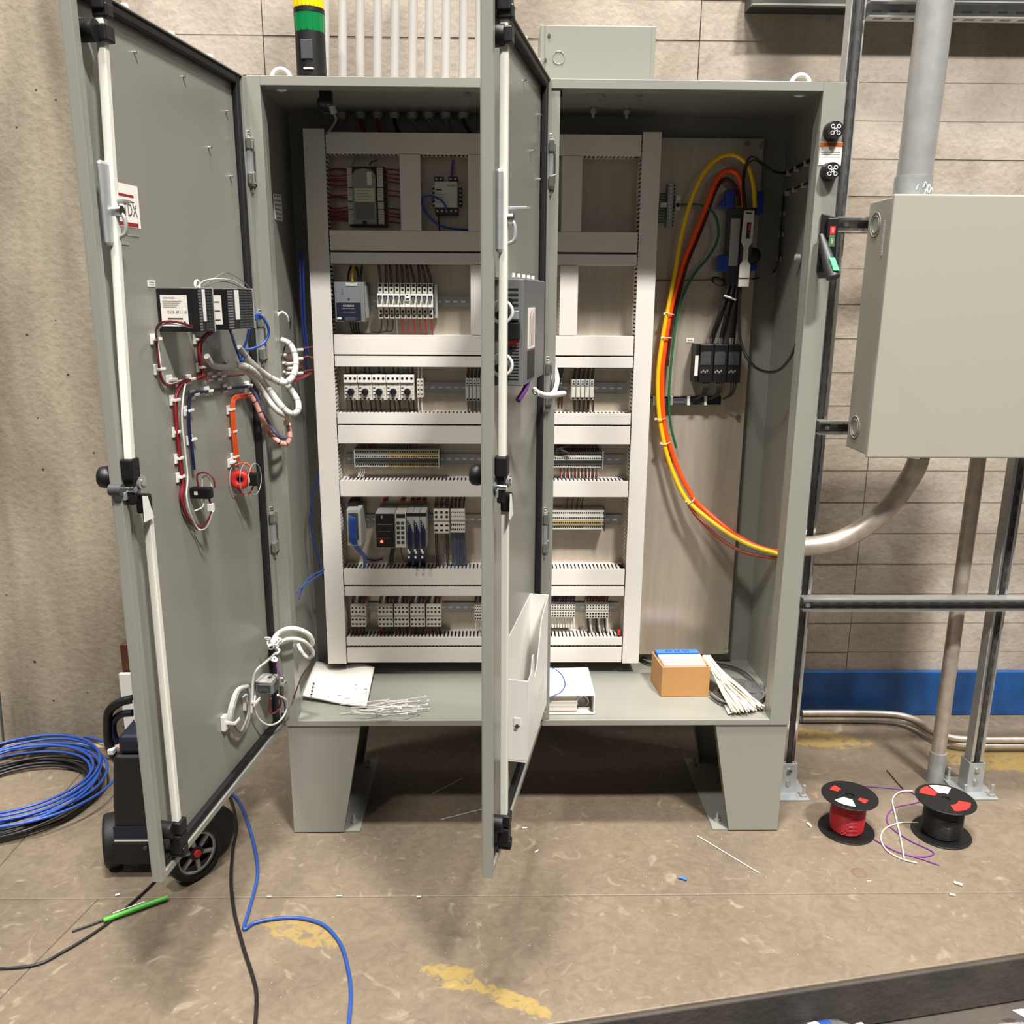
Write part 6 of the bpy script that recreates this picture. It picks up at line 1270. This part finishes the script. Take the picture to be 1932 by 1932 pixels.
cable('loose_wire', 'purple wire looping on the floor around the white one', fz([(1630, 1483), (1690, 1488), (1722, 1496)], .003)+fz([(1735, 1512), (1690, 1523), (1674, 1540), (1680, 1560), (1715, 1585), (1760, 1607), (1750, 1616), (1725, 1616)], .003), .0018, PURW, 'wire')
cable('loose_wire', 'purple wire with bare end trailing toward the front from the red spool', fz([(1646, 1582), (1690, 1606), (1730, 1618), (1772, 1632)], .003), .0018, PURW, 'wire')
cable('loose_wire', 'short dark wire leaning on the floor behind the spools', fz([(1673, 1453), (1690, 1473), (1705, 1490)], .003), .0018, BRWN, 'wire')
# coils
def coil(label, cx_, cy_, R0, n, r, mt, seed, z0=.004):
    rnd = random.Random(seed); b = B()
    for k in range(n):
        R = R0+rnd.uniform(-.055, .035); ox, oy = rnd.uniform(-.02, .02), rnd.uniform(-.02, .02); h = z0+r+k*r*.9; ph = rnd.uniform(0, 6); e = rnd.uniform(.92, 1.05)
        b.tube([(cx_+ox+R*math.cos(2*math.pi*i/20), cy_+oy+R*e*math.sin(2*math.pi*i/20), h+.005*math.sin(2*math.pi*i/20*2+ph)+.005) for i in range(20)], r, mt, 8, 3, True)
    return single('cable_coil', b, label, 'cable coil')
coil('coil of blue cable lying on the floor against the concrete wall', -.955, .205, .275, 7, .0046, BLUEC, 4, .043)
coil('coil of black cable lying under the blue coil', -.950, .19, .262, 8, .005, BLKW, 8, 0)
cable('floor_cable', 'blue cable snaking forward over the yellow paint', fz([(400, 1470), (445, 1505), (470, 1560), (486, 1640), (472, 1708), (460, 1752), (480, 1741), (520, 1733), (565, 1732), (610, 1745), (642, 1780), (657, 1830), (662, 1880), (655, 1960)], .006), .0046, BLUEC)
cable('floor_cable', 'black cable running forward beside the blue cable', fz([(420, 1480), (437, 1512), (446, 1560), (440, 1600), (436, 1660), (442, 1720), (460, 1790), (476, 1840), (484, 1880), (480, 1960)], .006), .0048, BLKW)
cable('floor_cable', 'thin black cable curving left from under the left door', fz([(330, 1600), (305, 1645), (285, 1670), (255, 1698), (215, 1733), (170, 1765), (120, 1795), (60, 1822), (-60, 1830)], .005), .0036, BLKW)
a, c = PZ(199, 1735, .012), PZ(316, 1693, .012); t = thing('marker_tool', 'lime green pen-like tool lying on the floor under the left door', 'tool', (a.x, a.y, 0)); b = B(); b.tube([a, a+(c-a)*.04, c], lambda q: .0068, GREENT, 10, 2); part(t, 'barrel', b, .002)
d = (c-a).normalized(); s_ = V((-d.y, d.x, 0)); b = B(); b.prism([a+d*.02+V((0, 0, .0085))+s_*.003, a+d*.10+V((0, 0, .0085))+s_*.003, a+d*.10+V((0, 0, .0085))+s_*.0055, a+d*.02+V((0, 0, .0085))+s_*.0055], (0, 0, .0006), WHITE); part(t, 'printing', b)
cable('marker_lead', 'short dark lead trailing from the green tool', fz([(199, 1734), (170, 1745), (136, 1757)], .006), .0028, BLKW)
# cart behind the left door
t = thing('tool_cart', 'black and navy wheeled tool case standing behind the left door', 'tool cart', (-.36, -.08, 0))
b = B(); x0, x1, y0, y1 = -.455, -.245, -.205, .06
zc1 = PY(240, 1428, y0).z; b.prism([(x0, y0, .05), (x1, y0, .05), (x1, y0, zc1*.6), (x1-.02, y0, zc1), (x0+.022, y0, zc1), (x0+.006, y0, zc1*.6)], (0, y1-y0, 0), BLACK); bd = part(t, 'case', b, .012)
b = B(); b.box(x0+.004, x1-.04, y0-.004, y0+.01, .125, .165, NAVY); b.box(x0+.004, x1-.04, y0-.005, y0+.01, .120, .124, WHITE); part(bd, 'navy_band', b)
b = B(); b.box(x0-.004, x1+.004, y0-.006, y1, .045, .118, BLACKM); b.cyl((x0+.09, y0-.007, .10), (x0+.09, y0-.010, .10), .006, DGREY, 8); part(bd, 'bumper', b, .004)
b = B(); b.box(x0+.035, x1-.02, y0+.01, y1-.06, zc1, zc1+.055, NAVY); part(bd, 'top_tray', b, .014)
b = B(); b.box(x0+.05, x1, y0+.10, y0+.106, zc1+.03, zc1+.12, WHITE); part(bd, 'white_sheet', b)
b = B(); b.tube(pys([(252, 1318), (225, 1326), (206, 1342), (203, 1370), (205, 1400), (214, 1424), (232, 1440)], -.05), .013, BLACK, 10); hd = part(t, 'handle', b)
b = B(); b.tube(pys([(250, 1345), (228, 1348), (214, 1362), (214, 1385), (222, 1402)], -.04), .011, NAVY, 10); part(hd, 'navy_grip', b)
b = B(); b.box(PY(206, 1428, -.06).x, PY(218, 1428, -.06).x, -.07, -.05, PY(206, 1422, -.06).z, PY(206, 1412, -.06).z, WHITE); part(hd, 'white_clip', b, .003)
def wheel(cx_, cy_, R, ax, w_):
    c = V((cx_, cy_, R+.001)); ax = V(ax).normalized(); b = B(); b.lathe(c-ax*w_/2, ax, [(R*.76, 0), (R*.95, 0), (R, w_*.2), (R, w_*.8), (R*.95, w_), (R*.76, w_)], BLACKM, 32); wh = part(t, 'wheel', b)
    b = B(); b.lathe(c-ax*w_/2, ax, [(R*.66, w_*.2), (R*.77, w_*.1), (R*.77, w_*.9), (R*.66, w_*.8)], LGREY, 32); e = ax.orthogonal().normalized(); f = ax.cross(e)
    for k in range(6): a = 2*math.pi*k/6; r = e*math.cos(a)+f*math.sin(a); b.tube([c+ax*w_*.2+r*R*.2, c+ax*w_*.15+r*R*.7], .007, LGREY, 6, 1)
    b.cyl(c-ax*w_*.2, c+ax*w_*.35, R*.26, BLACK, 16); part(wh, 'spokes', b)
    b = B(); b.cyl(c+ax*w_*.35, c+ax*w_*.48, R*.13, RED, 14); part(wh, 'hub_cap', b)
wheel(-.232, -.205, .083, (.80, -.60, 0), .045); wheel(-.487, -.14, .078, (-.84, -.3, 0), .045)
b = B(); b.lathe((-.225, -.115, .088), (.80, -.60, 0), [(.001, .045), (.06, .045), (.082, .03), (.084, -.02), (.001, -.02)], BLACKM, 28); part(t, 'wheel_guard', b)
b = B(); b.box(-.56, -.54, .35, .47, .001, .33, WHITE); b.box(-.60, -.54, .30, .35, .001, .40, WHITE); 
# leaning boards
b = B(); p = PY(226, 1272, .30); b.box(p.x-.004, p.x+.18, .30, .315, .0008, p.z, WHITE); single('white_board', b, 'white panel standing behind the tool cart against the concrete', 'panel', bevel=.001)
b = B(); p2 = PY(227, 1216, .33); b.box(p2.x, p2.x+.10, .325, .35, .0008, p2.z, BRNZ); single('brown_board', b, 'brown board standing behind the white panel', 'board', bevel=.001)
cable('wall_hook', 'bent thin steel rod at the concrete wall edge', pys([(-2, 1305, .44), (6, 1390, .44), (8, 1402, .44), (-2, 1412, .44)], .44), .004, DGREY, 'rod')
# scraps
sc = [(1316, 1577, 1432, 1647, .0016, 'long white cable tie offcut lying in front of the right cabinet leg'), (815, 1498, 872, 1468, .0012, 'white wire offcut under the cabinet, farther back'), (832, 1546, 912, 1526, .0012, 'white wire offcut under the cabinet beside the right door'), (1530, 1559, 1524, 1553, .004, 'short tan stub on the floor before the right leg')]
for (x0, y0, x1, y1, r, lab) in sc: cable('offcut', lab, fz([(x0, y0), ((x0+x1)/2, (y0+y1)/2), (x1, y1)], r+.001), r, WHTW, 'scrap', None, 6)
for (x, y, a, l, r, mt, lab) in ((1808, 1667, -.6, .018, .004, WHITE, 'white plastic sliver at the right, larger of the two near the joint'), (1797, 1688, -.3, .012, .003, WHITE, 'white plastic sliver lying right on the floor joint'), (1288, 1657, -.5, .02, .004, TAPE, 'pale blue scrap on the floor before the right leg'), (1012, 1606, .8, .014, .002, WHITE, 'white sliver just past the right door tip'), (990, 1562, .1, .012, .0015, WHITE, 'white sliver behind the right door tip'), (790, 1692, .1, .01, .0025, WHITE, 'white sliver on the joint between the doors'), (640, 1690, 0, .012, .002, WHITE, 'white sliver on the joint near the black cable'), (222, 1688, .4, .01, .003, WHITE, 'white sliver near the green tool'), (508, 1692, 0, .01, .002, WHITE, 'white sliver on the joint beside the blue cable'), (1640, 1662, 0, .01, .001, WHITE, 'tiny white sliver near the brown flake')):
    p = PZ(x, y, r+.001); b = B(); b.tube([p-V((math.cos(a), math.sin(a), 0))*l*.6, p+V((math.cos(a), math.sin(a), 0))*l*.6], r, mt, 6, 1); single('offcut', b, lab, 'scrap')
p = PZ(1620, 1645, .002); b = B(); b.lathe((p.x, p.y, .0005), (0, 0, 1), [(.022, 0), (.02, .002), (.008, .0035), (.001, .003)], mat('brown_flake', (112, 94, 76), .8), 9); single('debris_flake', b, 'flat brown flake on the floor in front of the red spool', 'debris')
rnd = random.Random(21); b = B()
for k in range(420):
    x, y = rnd.uniform(-.6, 2.5), rnd.uniform(-.7, .35)
    if y < edge_y(x)+.03: continue
    a = rnd.uniform(0, 3.1); l = rnd.uniform(.001, .0035); b.prism([(x, y, .0006), (x+l*math.cos(a), y+l*math.sin(a), .0006), (x+l*math.cos(a)+.0009, y+l*math.sin(a)+.0006, .0006)], (0, 0, .0012), PAPER if k % 3 else PINKP)
single('floor_litter', b, 'tiny pale chips scattered over the concrete floor', 'litter', (0, 0, 0), stuff=True)
# below the slab edge: bottle and plastic-wrapped pack
zl = -.141
c = PZ(1545, 1940, zl+.035); t = thing('water_bottle', 'clear bottle with blue and white label lying below the slab edge', 'bottle', (c.x, c.y, zl)); ax = V((.97, .2, 0)); o3 = V((c.x-.10, c.y-.045, zl+.034))
b = B(); b.lathe(o3, ax, [(.001, 0), (.030, .002), (.033, .012), (.033, .13), (.030, .15), (.014, .185), (.013, .2), (.001, .201)], CLEAR, 22); part(t, 'body', b)
b = B(); b.lathe(o3, ax, [(.0336, .05), (.0336, .125)], BLUEC, 22); b.lathe(o3, ax, [(.034, .07), (.034, .095)], WHITE, 22); part(t, 'blue_label', b)
b = B(); b.cyl(o3+ax*.2, o3+ax*.215, .0145, WHITE, 16); part(t, 'bottle_cap', b)
c = PZ(1870, 1925, zl+.05); b = sheetmesh([(c.x-.18, c.y-.12, zl), (c.x+.22, c.y-.12, zl), (c.x+.2, c.y+.055, zl), (c.x-.06, c.y+.02, zl)], 26, 14, lambda u, v: .05*math.sin(math.pi*min(1, u*1.1))*math.sin(math.pi*v)+.012*abs(math.sin(17*u+9*v))*math.sin(math.pi*v)+.003, mat('cloudy_plastic', (206, 204, 206), .2, trans=.45), .0008)
t = thing('plastic_pack', 'crinkled cloudy plastic pack with white label below the slab edge', 'plastic pack', (c.x, c.y, zl)); part(t, 'wrap', b)
b = B(); q = V((c.x+.10, c.y-.0, zl+.062)); b.prism([q+V((-.03, .03, -.012)), q+V((.0, .034, -.012)), q+V((.05, -.06, .004)), q+V((.02, -.065, .004))], (0, 0, .001), PAPER)
part(t, 'white_label', b)
